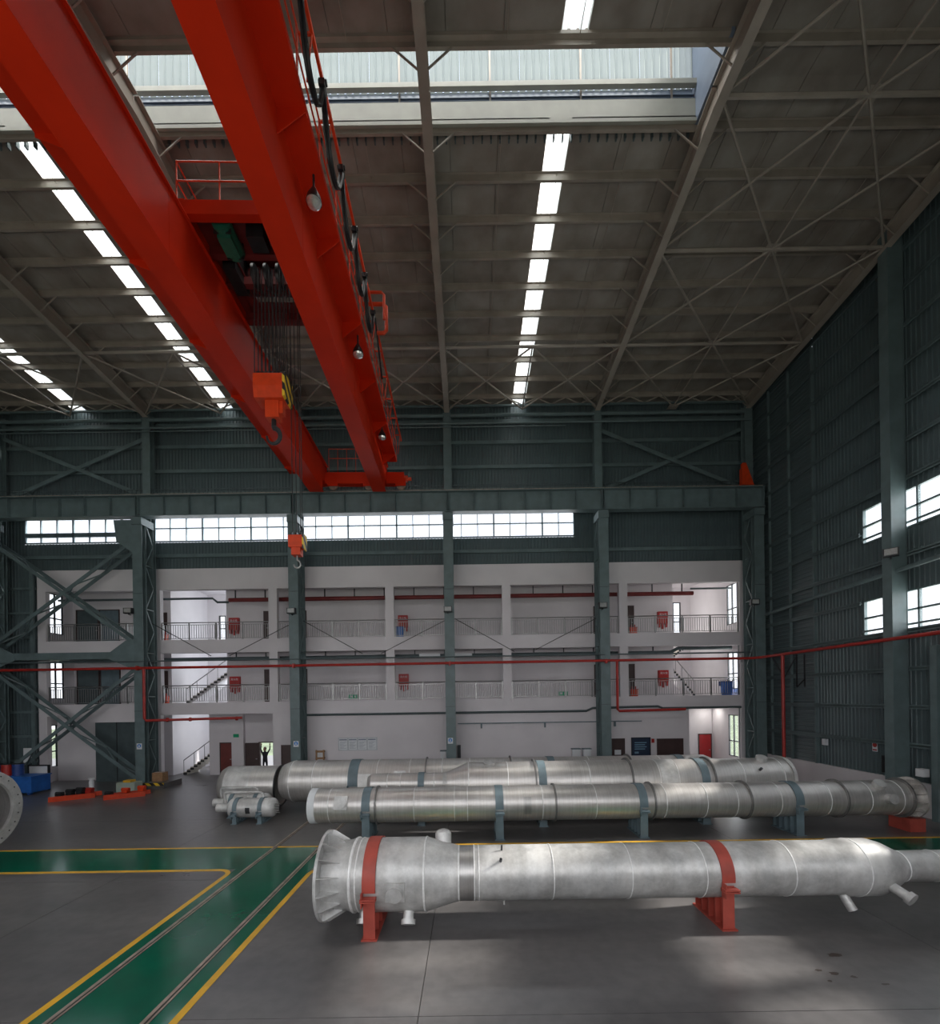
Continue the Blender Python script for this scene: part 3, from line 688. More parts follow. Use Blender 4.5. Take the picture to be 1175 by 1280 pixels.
# ground recess with doorway openings
bw.box(-17.35, -16.65, YB, YB+.15, 0, 4.1); bw.box(-16.65, -15.75, YB, YB+.15, 2.15, 4.1); bw.box(-15.75, -14.95, YB-.25, YB+.15, 0, 4.1)
bw.box(-14.95, -14.05, YB, YB+.15, 0, 4.1); bw.box(-14.05, -12.55, YB, YB+.15, 2.15, 4.1); bw.box(-12.55, -12.0, YB, YB+.15, 0, 4.1)
bw.box(-12.2, -12.05, YF+.3, YB, 0, 4.1)
single('wall_gallery', bw, M_white, kind='structure')
ew = MB()
# right end wall with tall window openings; left end wall with window openings
for xe_ in (16.9, -26.45):
    zs_ = [(0, .9), (3.55, 5.2), (7.55, 9.35), (11.9, 13.1)]
    for a, b in zs_: ew.box(xe_, xe_+.12, YF+.3, YB+.1, a, b)
    for a, b in ((.9, 3.55), (5.2, 7.55), (9.35, 11.9)):
        ew.box(xe_, xe_+.12, YF+.3, YF+.5, a, b); ew.box(xe_, xe_+.12, 29.2, YB+.1, a, b)
single('wall_office_end', ew, M_white, kind='structure')
# windows in end walls
wi = 7
for xe_ in (16.9, -26.45):
    for a, b in ((.9, 3.55), (5.2, 7.55), (9.35, 11.9)):
        w = thing('window_%d' % wi, None, None, (xe_, 28.6, a), kind='structure'); wi += 1
        fr = MB(); y0, y1 = YF+.5, 29.2
        fr.box(xe_, xe_+.08, y0, y0+.05, a, b).box(xe_, xe_+.08, y1-.05, y1, a, b).box(xe_, xe_+.08, y0, y1, a, a+.05).box(xe_, xe_+.08, y0, y1, b-.05, b)
        part('window_frame', fr, M_dark, w)
        part('mullion', MB().box(xe_, xe_+.08, 28.62, 28.68, a, b), M_dark, w); part('transom', MB().box(xe_, xe_+.08, y0, y1, a+.95, a+1.02), M_dark, w)
        part('pane', MB().box(xe_+.03, xe_+.04, y0+.05, 28.62, a+.05, b-.05), M_glass, w); part('pane', MB().box(xe_+.03, xe_+.04, 28.68, y1-.05, a+.05, b-.05), M_glass, w)
# stairwell shells
sw = MB()
sw.box(SL[0]-.1, SL[0], YB+.15, 34.2, 0, 13).box(SL[0], -18.9, 34.1, 34.3, 0, 13).box(-18.4, SL[1]+.1, 34.1, 34.3, 0, 13).box(-18.9, -18.4, 34.1, 34.3, 0, 9.5).box(-18.9, -18.4, 34.1, 34.3, 11.4, 13)
for a, b in ((0, 1.2), (4.0, 5.3), (7.6, 9.2), (12.4, 13)): sw.box(SL[1], SL[1]+.1, YB+.15, 34.1, a, b)
for a, b in ((1.2, 4.0), (5.3, 7.6), (9.2, 12.4)): sw.box(SL[1], SL[1]+.1, 33.3, 34.1, a, b)
sw.box(SR[0]-.1, SR[0], YB+.15, 34.2, 4.1, 13).box(SR[0], 15.62, 34.1, 34.3, 0, 13).box(16.2, SR[1]+.2, 34.1, 34.3, 0, 13).box(15.62, 16.2, 34.1, 34.3, 0, 9.5).box(15.62, 16.2, 34.1, 34.3, 11.9, 13).box(SR[1]+.05, SR[1]+.2, YB, 34.1, 0, 13)
single('wall_stairwell', sw, M_white, kind='structure')
single('wall_right_recess', MB().box(13.4, 16.9, 31.2, 31.3, 0, 4.1).box(13.4, 13.55, YF+.3, 31.2, 0, 4.1), M_white, kind='structure')
for a, b, z1_ in ((15.62, 16.2, 11.9), (-18.9, -18.4, 11.4)):
    w = thing('window_%d' % wi, None, None, (a, 34.1, 9.5), kind='structure'); wi += 1
    part('window_frame', MB().box(a, a+.05, 34.06, 34.2, 9.5, z1_).box(b-.05, b, 34.06, 34.2, 9.5, z1_).box(a, b, 34.06, 34.2, 9.5, 9.55).box(a, b, 34.06, 34.2, z1_-.05, z1_).box(a, b, 34.06, 34.2, 10.4, 10.45), M_dark, w)
    part('pane', MB().box(a+.05, b-.05, 34.14, 34.15, 9.55, z1_-.05), M_glass, w)
# stairs
def stairs(name, lb, x0, z0, dx, dz, n, y0, y1, grp='office stairs'):
    t = thing(name, lb, 'staircase', (x0, (y0+y1)/2, z0), group=grp)
    for k in range(n):
        xa_, xb_ = sorted((x0+dx*k, x0+dx*(k+1)))
        sp_ = part('step', MB().box(xa_, xb_, y0, y1, z0+dz*k, z0+dz*(k+1)), M_stone, t)
        part('skirting_tile', MB().box(xa_, xb_, y0-.02, y0-.002, z0+dz*(k)-.02, z0+dz*(k)+.1), M_dark, sp_)
    soff = MB(); xe_ = x0+dx*n; ze = z0+dz*n
    soff.prismY([(x0, z0-.25), (xe_, ze-.25), (xe_, ze-.03), (x0, z0-.03)] if dx > 0 else [(x0, z0-.25), (x0, z0-.03), (xe_, ze-.03), (xe_, ze-.25)], y0, y1)
    if z0 > .5: part('stair_slab', soff, M_white, t)
    hr = MB(); hr.tube([(x0, y0+.05, z0+.95), (xe_, y0+.05, ze+.95)], .03, 6)
    for k in range(0, n+1, 3): hr.tube([(x0+dx*k, y0+.05, z0+dz*k), (x0+dx*k, y0+.05, z0+dz*k+.95)], .02, 6)
    part('handrail', hr, M_stain, t, smooth=True)
    return t
stairs('staircase', 'pale ground floor stair with dark stepped skirting in the left stairwell', -19.3, 0, .235, .17, 14, 30.2, 31.5)
stairs('staircase', 'short lower end of the return flight beside the left ground floor stair', -16.95, 0, .1, .16, 5, 30.0, 30.15)
stairs('staircase', 'flight rising right inside the left stairwell at first gallery level', -19.1, 4.83, .235, .165, 12, 30.3, 31.5)
stairs('staircase', 'flight rising left inside the right stairwell at first gallery level', 15.3, 4.83, -.14, .17, 11, 30.3, 31.5)
stairs('staircase', 'upper flight crossing high inside the right stairwell', 13.8, 6.9, .14, .12, 12, 32.0, 33.3)
stairs('staircase', 'ground floor flight behind the vessels in the right stairwell', 14.9, 0, -.09, .17, 9, 30.3, 31.1)
# railings
def railing(x0, x1, z, lb):
    y = YF+.15; t = thing('balcony_railing', lb, 'railing', ((x0+x1)/2, y, z), group='stainless gallery railings')
    part('top_rail', MB().tube([(x0, y, z+1.07), (x1, y, z+1.07)], .032, 8), M_stain, t, smooth=True)
    part('lower_rail', MB().box(x0, x1, y-.015, y+.015, z+.92, z+.95), M_stain, t); part('bottom_rail', MB().box(x0, x1, y-.015, y+.015, z+.08, z+.11), M_stain, t)
    n = max(1, round((x1-x0)/1.65))
    for k in range(n+1):
        xx = x0+.04+(x1-x0-.08)*k/n; part('post', MB().box(xx-.035, xx+.035, y-.03, y+.03, z, z+1.05), M_stain, t)
    b = MB(); m = int((x1-x0)/.14)
    for k in range(1, m): xx = x0+(x1-x0)*k/m; b.box(xx-.012, xx+.012, y-.012, y+.012, z+.1, z+.93)
    part('balusters', b, M_stain, t, kind='stuff')
bays = [(-26.0, -19.46, 'leftmost bay behind the crossed bracing'), (-18.94, -12.26, 'left stairwell bay'), (-11.74, -5.06, 'bay above the posted notices'), (-4.54, 2.14, 'bay around the middle column'), (2.66, 9.34, 'bay right of the middle column'), (9.86, 16.75, 'right stairwell bay')]
for a, b, nm in bays:
    railing(a, b, 8.72, 'stainless steel railing on the upper gallery, '+nm); railing(a, b, 4.83, 'stainless steel railing on the lower gallery, '+nm)
# gallery pipes
single('gallery_pipe', MB().tube([(-15.2, 28.6, 11.35), (14.4, 28.6, 11.35)], .13, 10), M_darkred, 'thick dark red pipe hung under the upper gallery ceiling', 'pipe', smooth=True)
single('gallery_pipe', MB().tube([(-26, 28.5, 11.45), (-16.2, 28.5, 11.45), (-15.9, 28.5, 11.2), (-15.2, 28.5, 11.2)], .07, 8), M_tealdk, 'dark grey pipe hung under the upper gallery ceiling at left', 'pipe', smooth=True)
single('gallery_pipe', MB().tube([(14.2, 28.5, 11.62), (16.8, 28.5, 11.62)], .06, 8), M_tealdk, 'short grey pipe under the upper gallery ceiling at the right window', 'pipe', smooth=True)
single('gallery_pipe', MB().tube([(-26, 28.6, 7.6), (12.9, 28.6, 7.6), (13.4, 28.6, 7.85), (16.8, 28.6, 7.85)], .12, 10), M_tealdk, 'thick grey green pipe hung under the lower gallery ceiling', 'pipe', smooth=True)
hg = MB()
for k in range(16):
    xx = -14.8+1.9*k; hg.box(xx-.03, xx+.03, 28.57, 28.63, 11.45, 13.0); hg.box(xx-.03, xx+.03, 28.57, 28.63, 7.7, 8.56)
single('pipe_hangers', hg, M_dark, 'thin black rods holding the gallery pipes', 'pipe hangers', kind='stuff')
# doors / cabinets on gallery back wall
def simple_door(name, x0, x1, z0, z1, m, lb, y=YB, knob=True, cat='door', grp=None, struct=False):
    t = thing(name, lb, cat, ((x0+x1)/2, y-.03, z0), group=grp)
    dl_ = part('door_leaf', MB().box(x0+.06, x1-.06, y-.03, y-.004, z0, z1-.06), m, t)
    part('door_frame', MB().box(x0, x0+.06, y-.06, y-.004, z0, z1).box(x1-.06, x1, y-.06, y-.004, z0, z1).box(x0, x1, y-.06, y-.004, z1-.06, z1), M_brown, t)
    if knob: part('door_handle', MB().box(x1-.2, x1-.1, y-.07, y-.03, z0+1.0, z0+1.05), M_stain, dl_)
    return t
for z, lv_ in ((8.72, 'upper'), (4.83, 'lower')):
    k = 0
    for px_, nm in ((206, 'left of the stairwell opening'), (334, 'right of the left red cabinet'), (380, 'behind the second column'), (746, 'behind the column right of centre'), (789, 'left of the right stairwell')):
        X_ = (px_-585)*YB/F; simple_door('narrow_door', X_-.2, X_+.2, z, z+2.15, M_brown, 'dark narrow door on the %s gallery %s' % (lv_, nm), grp='gallery doors')
    X0 = -26.2
    simple_door('double_door', X0+.1, X0+1.6, z, z+2.4, M_tealdk, 'dark open doorway leaf on the %s gallery at far left' % lv_, grp='gallery doors')
    simple_door('double_door', X0+1.65, X0+3.0, z, z+2.4, M_greyblue, 'grey blue door leaf on the %s gallery at far left' % lv_, grp='gallery doors')
def font(txt, loc, size, m, parent, rot=(PI/2, 0, 0), name='lettering'):
    c = bpy.data.curves.new(name, 'FONT'); c.body = txt; c.size = size; c.align_x = 'CENTER'; c.align_y = 'CENTER'; c.extrude = .002
    c.materials.append(m); tmp = bpy.data.objects.new(name, c); C.objects.link(tmp); bpy.context.view_layer.update()
    me = bpy.data.meshes.new_from_object(tmp.evaluated_get(bpy.context.evaluated_depsgraph_get())); bpy.data.objects.remove(tmp)
    o = bpy.data.objects.new(name, me); C.objects.link(o); o.parent = parent; o['kind'] = 'stuff'; o.location = Vector(loc)-wloc(parent); o.rotation_euler = rot
    return o
for z, lv_ in ((8.72, 'upper'), (4.83, 'lower')):
    for px_, nm in ((294.5, 'right of the left stairwell'), (504.5, 'left of the middle column'), (827.5, 'left of the right stairwell')):
        X_ = (px_-585)*YB/F
        t = thing('hydrant_cabinet', 'red fire hydrant cabinet on the %s gallery wall %s' % (lv_, nm), 'hydrant cabinet', (X_, YB, z+.5), group='red hydrant cabinets')
        cb_ = part('cabinet_box', MB().box(X_-.32, X_+.32, YB-.22, YB-.004, z+.9, z+1.7), M_hyd, t); part('cabinet_door', MB().box(X_-.29, X_+.29, YB-.235, YB-.222, z+.93, z+1.3), M_redpipe, cb_)
        font('消火栓', (X_, YB-.225, z+1.5), .17, M_sign, cb_)
        part('hose_feet', MB().box(X_-.28, X_-.18, YB-.2, YB-.05, z+.65, z+.9).box(X_-.05, X_+.05, YB-.2, YB-.05, z+.55, z+.9).box(X_+.18, X_+.28, YB-.2, YB-.05, z+.65, z+.9), M_hyd, t)
    for px_, nm in ((206, 'at the left end'), (791, 'beside the right narrow door')):
        X_ = (px_-585)*28.3/F
        t = thing('extinguisher_box', 'red fire extinguisher box on the floor of the %s gallery %s' % (lv_, nm), 'extinguisher box', (X_, 28.3, z), group='red extinguisher boxes')
        part('box_body', MB().box(X_-.21, X_+.21, 28.1, 28.35, z, z+.42), M_orange, t); part('box_lid', MB().box(X_-.23, X_+.23, 28.08, 28.37, z+.42, z+.46), M_hyd, t)
        for q in (-.1, .1): part('extinguisher_neck', MB().tube([(X_+q, 28.22, z+.46), (X_+q, 28.22, z+.62)], .04, 8), M_redpipe, t)
def bin_(x, y, z, h, lb):
    t = thing('waste_bin', lb, 'bin', (x, y, z)); r = .24*h/.62
    part('bin_body', MB().tube([(x, y, z), (x, y, z+h*.85)], [r*.8, r], 16), M_blue, t, smooth=True); part('bin_rim', MB().tube([(x, y, z+h*.85), (x, y, z+h*.92)], r*1.1, 16), M_bluedk, t, smooth=True)
    part('bin_handle', MB().box(x-r*1.25, x-r*1.05, y-.05, y+.05, z+h*.6, z+h*.9), M_bluedk, t)
bin_((500-585)*28.2/F, 28.2, 8.72, .75, 'blue bin on the upper gallery in front of the red cabinet'); bin_(16.3, 28.3, 4.83, .95, 'large blue bin on the lower gallery by the right window')
for z, px_, nm in ((4.95, 441, 'above the posted notices'), (4.95, 703, 'right of the middle column')):
    X_ = (px_-585)*YB/F; t = thing('exit_sign', 'small green exit sign behind the lower railing, '+nm, 'exit sign', (X_, YB, z), group='green exit signs')
    part('sign_box', MB().box(X_-.3, X_+.3, YB-.05, YB-.004, z, z+.26), M_signgreen, t); part('sign_arrow', MB().box(X_-.2, X_-.05, YB-.06, YB-.05, z+.08, z+.2).prismY([(X_+.05, z+.13), (X_+.16, z+.05), (X_+.16, z+.21)], YB-.06, YB-.05), M_sign, t)
t = thing('exit_sign', 'small green exit sign on the pier beside the left stair', 'exit sign', (-15.3, YB-.3, 2.6), group='green exit signs')
part('sign_box', MB().box(-15.6, -15.25, YB-.3, YB-.255, 2.5, 2.72), M_signgreen, t)
# louvre fixtures under the lower gallery beam
for px_ in (537, 577): X_ = (px_-585)*28.2/F; single('ceiling_light', MB().box(X_-.65, X_+.65, 28.1, 28.3, 7.5, 7.68), M_sign, 'white strip lamp under the lower gallery ceiling %s the middle column' % ('left of' if px_ < 560 else 'right of'), 'lamp', group='strip lamps')
# ground-floor doors
simple_door('brown_door', -16.65, -15.78, 0, 2.15, M_redbrown, 'red brown door between the left stair and the pier')
t = simple_door('open_door_leaf', -14.95, -14.05, 0, 2.1, M_brown, 'dark left leaf of the double door, folded against the wall')
t = thing('doorway', 'bright open doorway in which a person reaches up', 'doorway', (-13.3, YB, 0))
part('door_frame', MB().box(-14.05, -13.97, YB-.05, YB+.15, 0, 2.15).box(-12.63, -12.55, YB-.05, YB+.15, 0, 2.15).box(-14.05, -12.55, YB-.05, YB+.15, 2.09, 2.15), M_brown, t)
part('right_leaf', MB().box(-12.68, -12.63, YB-.6, YB-.05, 0, 2.08), M_brown, t)
part('glass_door', MB().box(-13.0, -12.95, YB+.3, YB+.34, 0, 2.1).box(-13.25, -13.2, YB+.3, YB+.34, 0, 2.1), M_sign, t)
simple_door('dark_door', -11.6, -10.1, 0, 2.15, M_brown, 'dark door in the white wall left of the second column', y=YF+.02)
t = thing('dark_opening', 'wide dark doorway behind the crossed bracing at far left', 'doorway', (-22, YF+.3, 0))
part('door_leaf', MB().box(-23.3, -20.65, YF+.32, YF+.36, 0, 3.7), M_tealdk, t); part('door_seam', MB().box(-21.98, -21.94, YF+.3, YF+.318, 0, 3.7), M_black, t)
for x0, x1, m, lb in ((8.6, 9.5, M_brown, 'dark door behind the column right of centre'), (11.25-.0, 11.68, M_brown, 'narrow dark shutter edge by the right recess')):
    pass
def G(px_): return (px_-585)*YF/F
simple_door('dark_door', G(762), G(779), 0, 2.25, M_brown, 'dark door with a pale notice right of the column at right', y=YF)
simple_door('dark_door', G(819), G(852), 0, 2.2, M_brown, 'wide dark brown double door left of the right stairwell', y=YF)
t = thing('notice_board', 'navy blue notice board with pale writing between two dark doors', 'notice board', ((G(788)+G(810))/2, YF, 1.2))
part('board_panel', MB().box(G(788), G(810), YF-.05, YF-.004, .5, 2.25), mat('navy_board', (.02, .035, .07), .3), t)
part('board_frame', MB().box(G(788)-.05, G(788), YF-.07, YF-.004, .45, 2.3).box(G(810), G(810)+.05, YF-.07, YF-.004, .45, 2.3).box(G(788), G(810), YF-.07, YF-.004, 2.25, 2.3), M_dark, t)
wr_ = MB()
for k in range(4): wr_.box(G(791), G(806)-.1*(k % 2), YF-.056, YF-.05, 1.95-.13*k, 2.0-.13*k)
wr_.box(G(791), G(796), YF-.056, YF-.05, 1.3, 1.42)
part('board_writing', wr_, mat('pale_blue_print', (.2, .35, .45), .6), t)
single('door_notice', MB().box(G(766), G(774), YF-.045, YF-.032, 1.25, 1.55), M_sign, 'small pale notice taped on the dark door at right', 'notice')
single('wall_sign', MB().box(G(812.5), G(816), YF-.02, YF-.004, 1.95, 2.2), M_redpipe, 'tiny red and white sign right of the navy board', 'sign')
simple_door('red_door', 15.93, 16.85, 0, 2.15, M_hyd, 'bright red door inside the cream right stairwell', y=31.2)
# posted notices
n0 = G(421); n1 = G(470); t = thing('posted_notices', 'four pale text sheets posted in a row on the white ground floor wall', 'notices', ((n0+n1)/2, YF, 1.9))
part('backing_board', MB().box(n0, n1, YF-.02, YF-.004, 1.75, 2.55), mat('notice_paper', (.5, .52, .55), .7), t)
for k in range(4):
    a = n0+.06+(n1-n0-.06)*k/4; b = a+(n1-n0)/4-.1; sh_ = part('sheet', MB().box(a, b, YF-.028, YF-.021, 1.8, 2.5), M_sign, t)
    w = MB(); w.box(a+.02, b-.02, YF-.032, YF-.029, 2.38, 2.45)
    for q in range(7): w.box(a+.05, b-.05-.08*(q % 3), YF-.032, YF-.029, 2.27-.065*q, 2.285-.065*q)
    part('print_lines', w, mat('notice_print', (.2, .23, .3), .7) if k == 0 else MATS['notice_print'], sh_, kind='stuff')
# electric cabinets at wall base
for px0, px1, lb in ((712, 722, 'left small grey cabinet at the wall base right of centre'), (725.5, 735, 'right small grey cabinet at the wall base right of centre'), (549, 556, 'grey panel box left of the middle column')):
    t = thing('electric_cabinet', lb, 'cabinet', ((G(px0)+G(px1))/2, YF-.2, 0), group='grey wall cabinets')
    part('cabinet_body', MB().box(G(px0), G(px1), YF-.35, YF-.004, .0, 1.65), M_sign, t); part('cabinet_top', MB().box(G(px0)-.03, G(px1)+.03, YF-.38, YF-.004, 1.65, 1.7), M_greyblue, t)
    part('cabinet_door', MB().box(G(px0)+.04, G(px1)-.04, YF-.365, YF-.351, .1, 1.6), M_sign, t)
t = thing('stacked_crate', 'small worn wooden crate frame against the wall left of the notices', 'crate', (G(400.5), YF-.3, 0))
cx_ = G(400.5)
for s_ in (-.22, .22): part('crate_post', MB().box(cx_+s_-.04, cx_+s_+.04, YF-.4, YF-.32, 0, 1.85), M_card, t)
for z in (.9, 1.3, 1.7): part('crate_rail', MB().box(cx_-.26, cx_+.26, YF-.42, YF-.2, z, z+.1), M_card, t)
part('crate_panel', MB().box(cx_-.2, cx_+.2, YF-.3, YF-.28, 0, 1.75), M_sign, t)
t = thing('hose_reel', 'dark reel with a red valve on the wall right of the middle column', 'hose reel', (G(572), YF-.1, .8))
part('reel_box', MB().box(G(570), G(574), YF-.2, YF-.004, .9, 2.0), M_dark, t); part('valve', MB().disc((G(574.5), YF-.2, 1.0), (0, 1, 0), .12, .08, 12), M_redpipe, t)
# person in doorway
def person():
    P0 = Vector((-13.6, YB-.12, 0))
    t = thing('person', 'person in dark jacket and trousers standing in the bright doorway, both arms raised', 'person', tuple(P0))
    J = [((0, 0, .98), .15), ((0, 0, 1.2), .14), ((0, 0, 1.42), .15), ((0, 0, 1.52), .06), ((.0, 0, 1.58), .06),
         ((-.18, 0, 1.43), .07), ((-.27, -.02, 1.68), .055), ((-.22, -.05, 1.93), .04),
         ((.18, 0, 1.43), .07), ((.33, -.02, 1.66), .055), ((.36, -.05, 1.92), .04),
         ((-.1, 0, .9), .1), ((-.12, 0, .5), .07), ((-.13, 0, .08), .05), ((-.13, -.14, .04), .045),
         ((.1, 0, .9), .1), ((.12, 0, .5), .07), ((.14, 0, .08), .05), ((.14, -.14, .04), .045)]
    E = [(0, 1), (1, 2), (2, 3), (3, 4), (2, 5), (5, 6), (6, 7), (2, 8), (8, 9), (9, 10), (0, 11), (11, 12), (12, 13), (13, 14), (0, 15), (15, 16), (16, 17), (17, 18)]
    me = bpy.data.meshes.new('body'); me.from_pydata([j[0] for j in J], E, []); o = bpy.data.objects.new('body', me); C.objects.link(o); o.parent = t
    sk = o.modifiers.new('Skin', 'SKIN')
    for i, (p, r) in enumerate(J): me.skin_vertices[0].data[i].radius = (r, r*.8)
    me.skin_vertices[0].data[0].use_root = True
    o.modifiers.new('Sub', 'SUBSURF').levels = 1; me.materials.append(M_cloth)
    h = MB()
    for k in range(7):
        pass
    h.tube([(0, -.01, 1.55), (0, -.02, 1.6), (0, -.02, 1.68), (0, 0, 1.76), (0, .01, 1.8)], [.055, .08, .095, .085, .03], 12)
    h.tube([(0, -.09, 1.67), (0, -.125, 1.655)], [.02, .012], 6)
    part('head', h, M_skin, t, local=True, smooth=True)
    part('hair', MB().tube([(0, .02, 1.68), (0, .02, 1.76), (0, .02, 1.83)], [.1, .1, .04], 12), M_black, t, local=True, smooth=True)
    for s_, c0 in ((-1, (-.22, -.05, 1.93)), (1, (.36, -.05, 1.92))):
        m = MB(); c0 = Vector(c0); m.tube([c0, c0+Vector((0, 0, .1))], [.03, .042], 8)
        for f, ln in zip((-.03, -.01, .01, .03), (.07, .085, .08, .06)): m.tube([c0+Vector((f, 0, .09)), c0+Vector((f*1.2, -.01, .09+ln))], .009, 6)
        m.tube([c0+Vector((-s_*.035, 0, .04)), c0+Vector((-s_*.07, -.01, .09))], .011, 6)
        part('hand', m, M_skin, t, local=True, smooth=True)
person()

# ================================================================== VESSELS
def saddle(t, x, yc, zc, R, w, m, base=True):
    """welded support: two curved web plates, ribs, base plate, and the clamping strap above"""
    hw = R*.98; pl = []
    n = 14; a0 = math.acos(.96)
    arc = [(yc-R*1.012*math.cos(a), zc-R*1.012*math.sin(a)) for a in [a0+(PI-2*a0)*k/n for k in range(n+1)]]
    poly = [(yc-hw, .03)]+arc+[(yc+hw, .03)]
    poly = [(yc-hw, .03), (yc-hw, arc[0][1])]+arc+[(yc+hw, arc[-1][1]), (yc+hw, .03)]
    sd = part('saddle', MB().prismX(poly, x-.012, x+.012).box(x-w/2-.04, x+w/2+.04, yc-hw-.06, yc+hw+.06, 0, .03), m, t)
    for k in range(5):
        yy_ = yc-hw+2*hw*k/4; zt = zc-math.sqrt(max(0, (R*1.012)**2-(yy_-yc)**2)) if abs(yy_-yc) < R else zc-.05
        part('saddle_rib', MB().box(x-w/2, x+w/2, yy_-.012, yy_+.012, .03, max(.1, zt)), m, sd)
def strap(t, x, yc, zc, R, w, m):
    prof = [(x-w/2, R+.006), (x+w/2, R+.006), (x+w/2, R+.03), (x-w/2, R+.03)]
    st_ = part('strap', MB().latheX(prof, yc, zc, 40, -.12, PI+.12, True), m, t, smooth=True)
    part('strap_lug', MB().box(x-w/2-.02, x+w/2+.02, yc-R-.16, yc-R*.98, zc-.2, zc-.17).box(x-w/2-.02, x+w/2+.02, yc-R-.16, yc-R*.98, zc-.24, zc-.215).box(x-w/2, x-w/2+.02, yc-R-.15, yc-R*.98, zc-.35, zc-.06), m, st_)
def seam(t, x, yc, zc, R, w=.03, h=.008, m=None):
    w = max(w, .024); h = max(h, .010)
    part('weld_seam', MB().latheX([(x-w/2, R-.002), (x-w/4, R+h), (x+w/4, R+h), (x+w/2, R-.002)], yc, zc, 56), m or M_weld, t, smooth=True)
def ring(t, x, yc, zc, R, w=.04, h=.09, m=None, name='stiffening_ring'):
    w = max(w, .05); m = m or M_ring
    part(name, MB().latheX([(x-w/2, R-.01), (x-w/2, R+h), (x+w/2, R+h), (x+w/2, R-.01)], yc, zc, 56, close_prof=True), m or M_ves3, t, smooth=True)
def nozzle(t, x, yc, zc, R, ang, r, ln, m, tilt=0, name='nozzle', flange=True):
    d = Vector((tilt, math.cos(ang), math.sin(ang))).normalized(); c = Vector((x, yc, zc))+Vector((0, math.cos(ang), math.sin(ang)))*(R-.05)
    mb = MB().tube([c, c+d*(ln+.05)], r, 20)
    if flange: mb.tube([c+d*(ln-.04), c+d*(ln+.06)], r*1.35, 20)
    part(name, mb, m, t, smooth=True)
def shell(t, prof, yc, zc, m, n=72, name='shell'):
    return part(name, MB().latheX(prof, yc, zc, n), m, t, smooth=True)

# --- front vessel
yc, zc = 9.85, 1.06
t = thing('pressure_vessel', 'large pale pickled steel vessel in the foreground on two red saddles', 'vessel', (2, yc, 0), group='long stainless vessels')
shell(t, [(-3.0, .70), (-2.62, .735), (-2.55, .765), (-.98, .767), (-.3, .58), (-.27, .572), (7.95, .572), (8.0, .60), (8.72, .60), (8.95, .53), (9.3, .35), (9.36, .325), (14.5, .325)], yc, zc, M_ves1)
part('end_flange', MB().latheX([(-3.17, .45), (-3.17, .95), (-3.11, .95), (-3.11, .69), (-3.0, .69), (-3.0, .45)], yc, zc, 72, close_prof=True), M_ves1, t, smooth=True)
part('end_cover', MB().disc((-3.05, yc, zc), (1, 0, 0), .6, .03, 48), M_ves3, t)
for k in range(16):
    a = 2*PI*k/16+.12; u = Vector((0, math.cos(a), math.sin(a))); v = Vector((0, -math.sin(a), math.cos(a)))*.008; c = Vector((0, yc, zc)); m = MB()
    P = [Vector((-3.11, 0, 0))+u*.94, Vector((-3.05, 0, 0))+u*.94, Vector((-2.72, 0, 0))+u*.75, Vector((-2.72, 0, 0))+u*.70, Vector((-3.11, 0, 0))+u*.67]
    vs = [c+p-v for p in P]+[c+p+v for p in P]; m.add(vs, [(4, 3, 2, 1, 0), (5, 6, 7, 8, 9)]+[(i, (i+1) % 5, 5+(i+1) % 5, 5+i) for i in range(5)])
    part('gusset', m, M_ves1, t)
seam(t, -2.5, yc, zc, .767, .06, .02); seam(t, -2.38, yc, zc, .767); seam(t, -.98, yc, zc, .767, .04, .014); seam(t, -.27, yc, zc, .574, .03, .01)
seam(t, .06, yc, zc, .572, .03, .012); seam(t, .16, yc, zc, .572, .02, .008)
for x in (1.72, 3.35, 4.9, 6.75): seam(t, x, yc, zc, .572, .025, .006)
seam(t, 8.3, yc, zc, .60, .025, .006); seam(t, 9.36, yc, zc, .325, .03, .01); seam(t, 10.1, yc, zc, .325, .02, .005)
part('shell_band', MB().latheX([(-.24, .575), (.05, .575)], yc, zc, 64), M_ves3, t, smooth=True)
for x, R in ((-2.09, .767), (5.32, .572)):
    strap(t, x, yc, zc, R, .27, M_oxide); saddle(t, x, yc, zc, R, .24, M_oxide)
# manhole pad on near side
def pad(t, x, yc, zc, R, ang, s, m, rr=None, tall=.05):
    d = Vector((0, math.cos(ang), math.sin(ang))); v = Vector((0, -math.sin(ang), math.cos(ang))); c = Vector((x, yc, zc)); mb = MB()
    mb.bar(c+d*(R-.06), c+d*(R+.035), s, s, v); pd_ = part('reinforcing_pad', mb, m, t)
    part('blind_cover', MB().tube([c+d*(R), c+d*(R+.035+tall)], rr or s*.4, 24), m, pd_, smooth=True)
A = PI+.12
pad(t, -1.56, yc, zc, .767, A, .40, M_ves1, .165, .1)
nozzle(t, -2.25+.0, yc, zc, .767, PI+1.02, .12, .22, M_ves3); nozzle(t, -1.33, yc, zc, .767, PI+1.0, .11, .24, M_ves1)
nozzle(t, -.62, yc, zc, .64, 1.2, .18, .2, M_ves1, flange=False); part('nozzle_cap', MB().tube([(-.62, yc+math.cos(1.2)*q, zc+math.sin(1.2)*q) for q in (.83, .88, .92, .94)], [.18, .16, .1, .02], 20), M_ves1, t, smooth=True)
nozzle(t, 7.95, yc, zc, .6, PI+1.1, .09, .28, M_ves1, .3, flange=False); nozzle(t, 8.75, yc, zc, .58, PI+.42, .10, .35, M_ves1, .35)
nozzle(t, .66, yc, zc, .572, 1.9, .02, .12, M_dark, flange=False); nozzle(t, .62, yc, zc, .572, PI-.75, .03, .1, M_dark, flange=False)
nozzle(t, .7, yc, zc, .572, 4.5, .018, .1, M_ves1, flange=False)
# third support at far right outside the frame keeps it standing
strap(t, 11.8, yc, zc, .325, .2, M_oxide); saddle(t, 11.8, yc, zc, .325, .2, M_oxide)

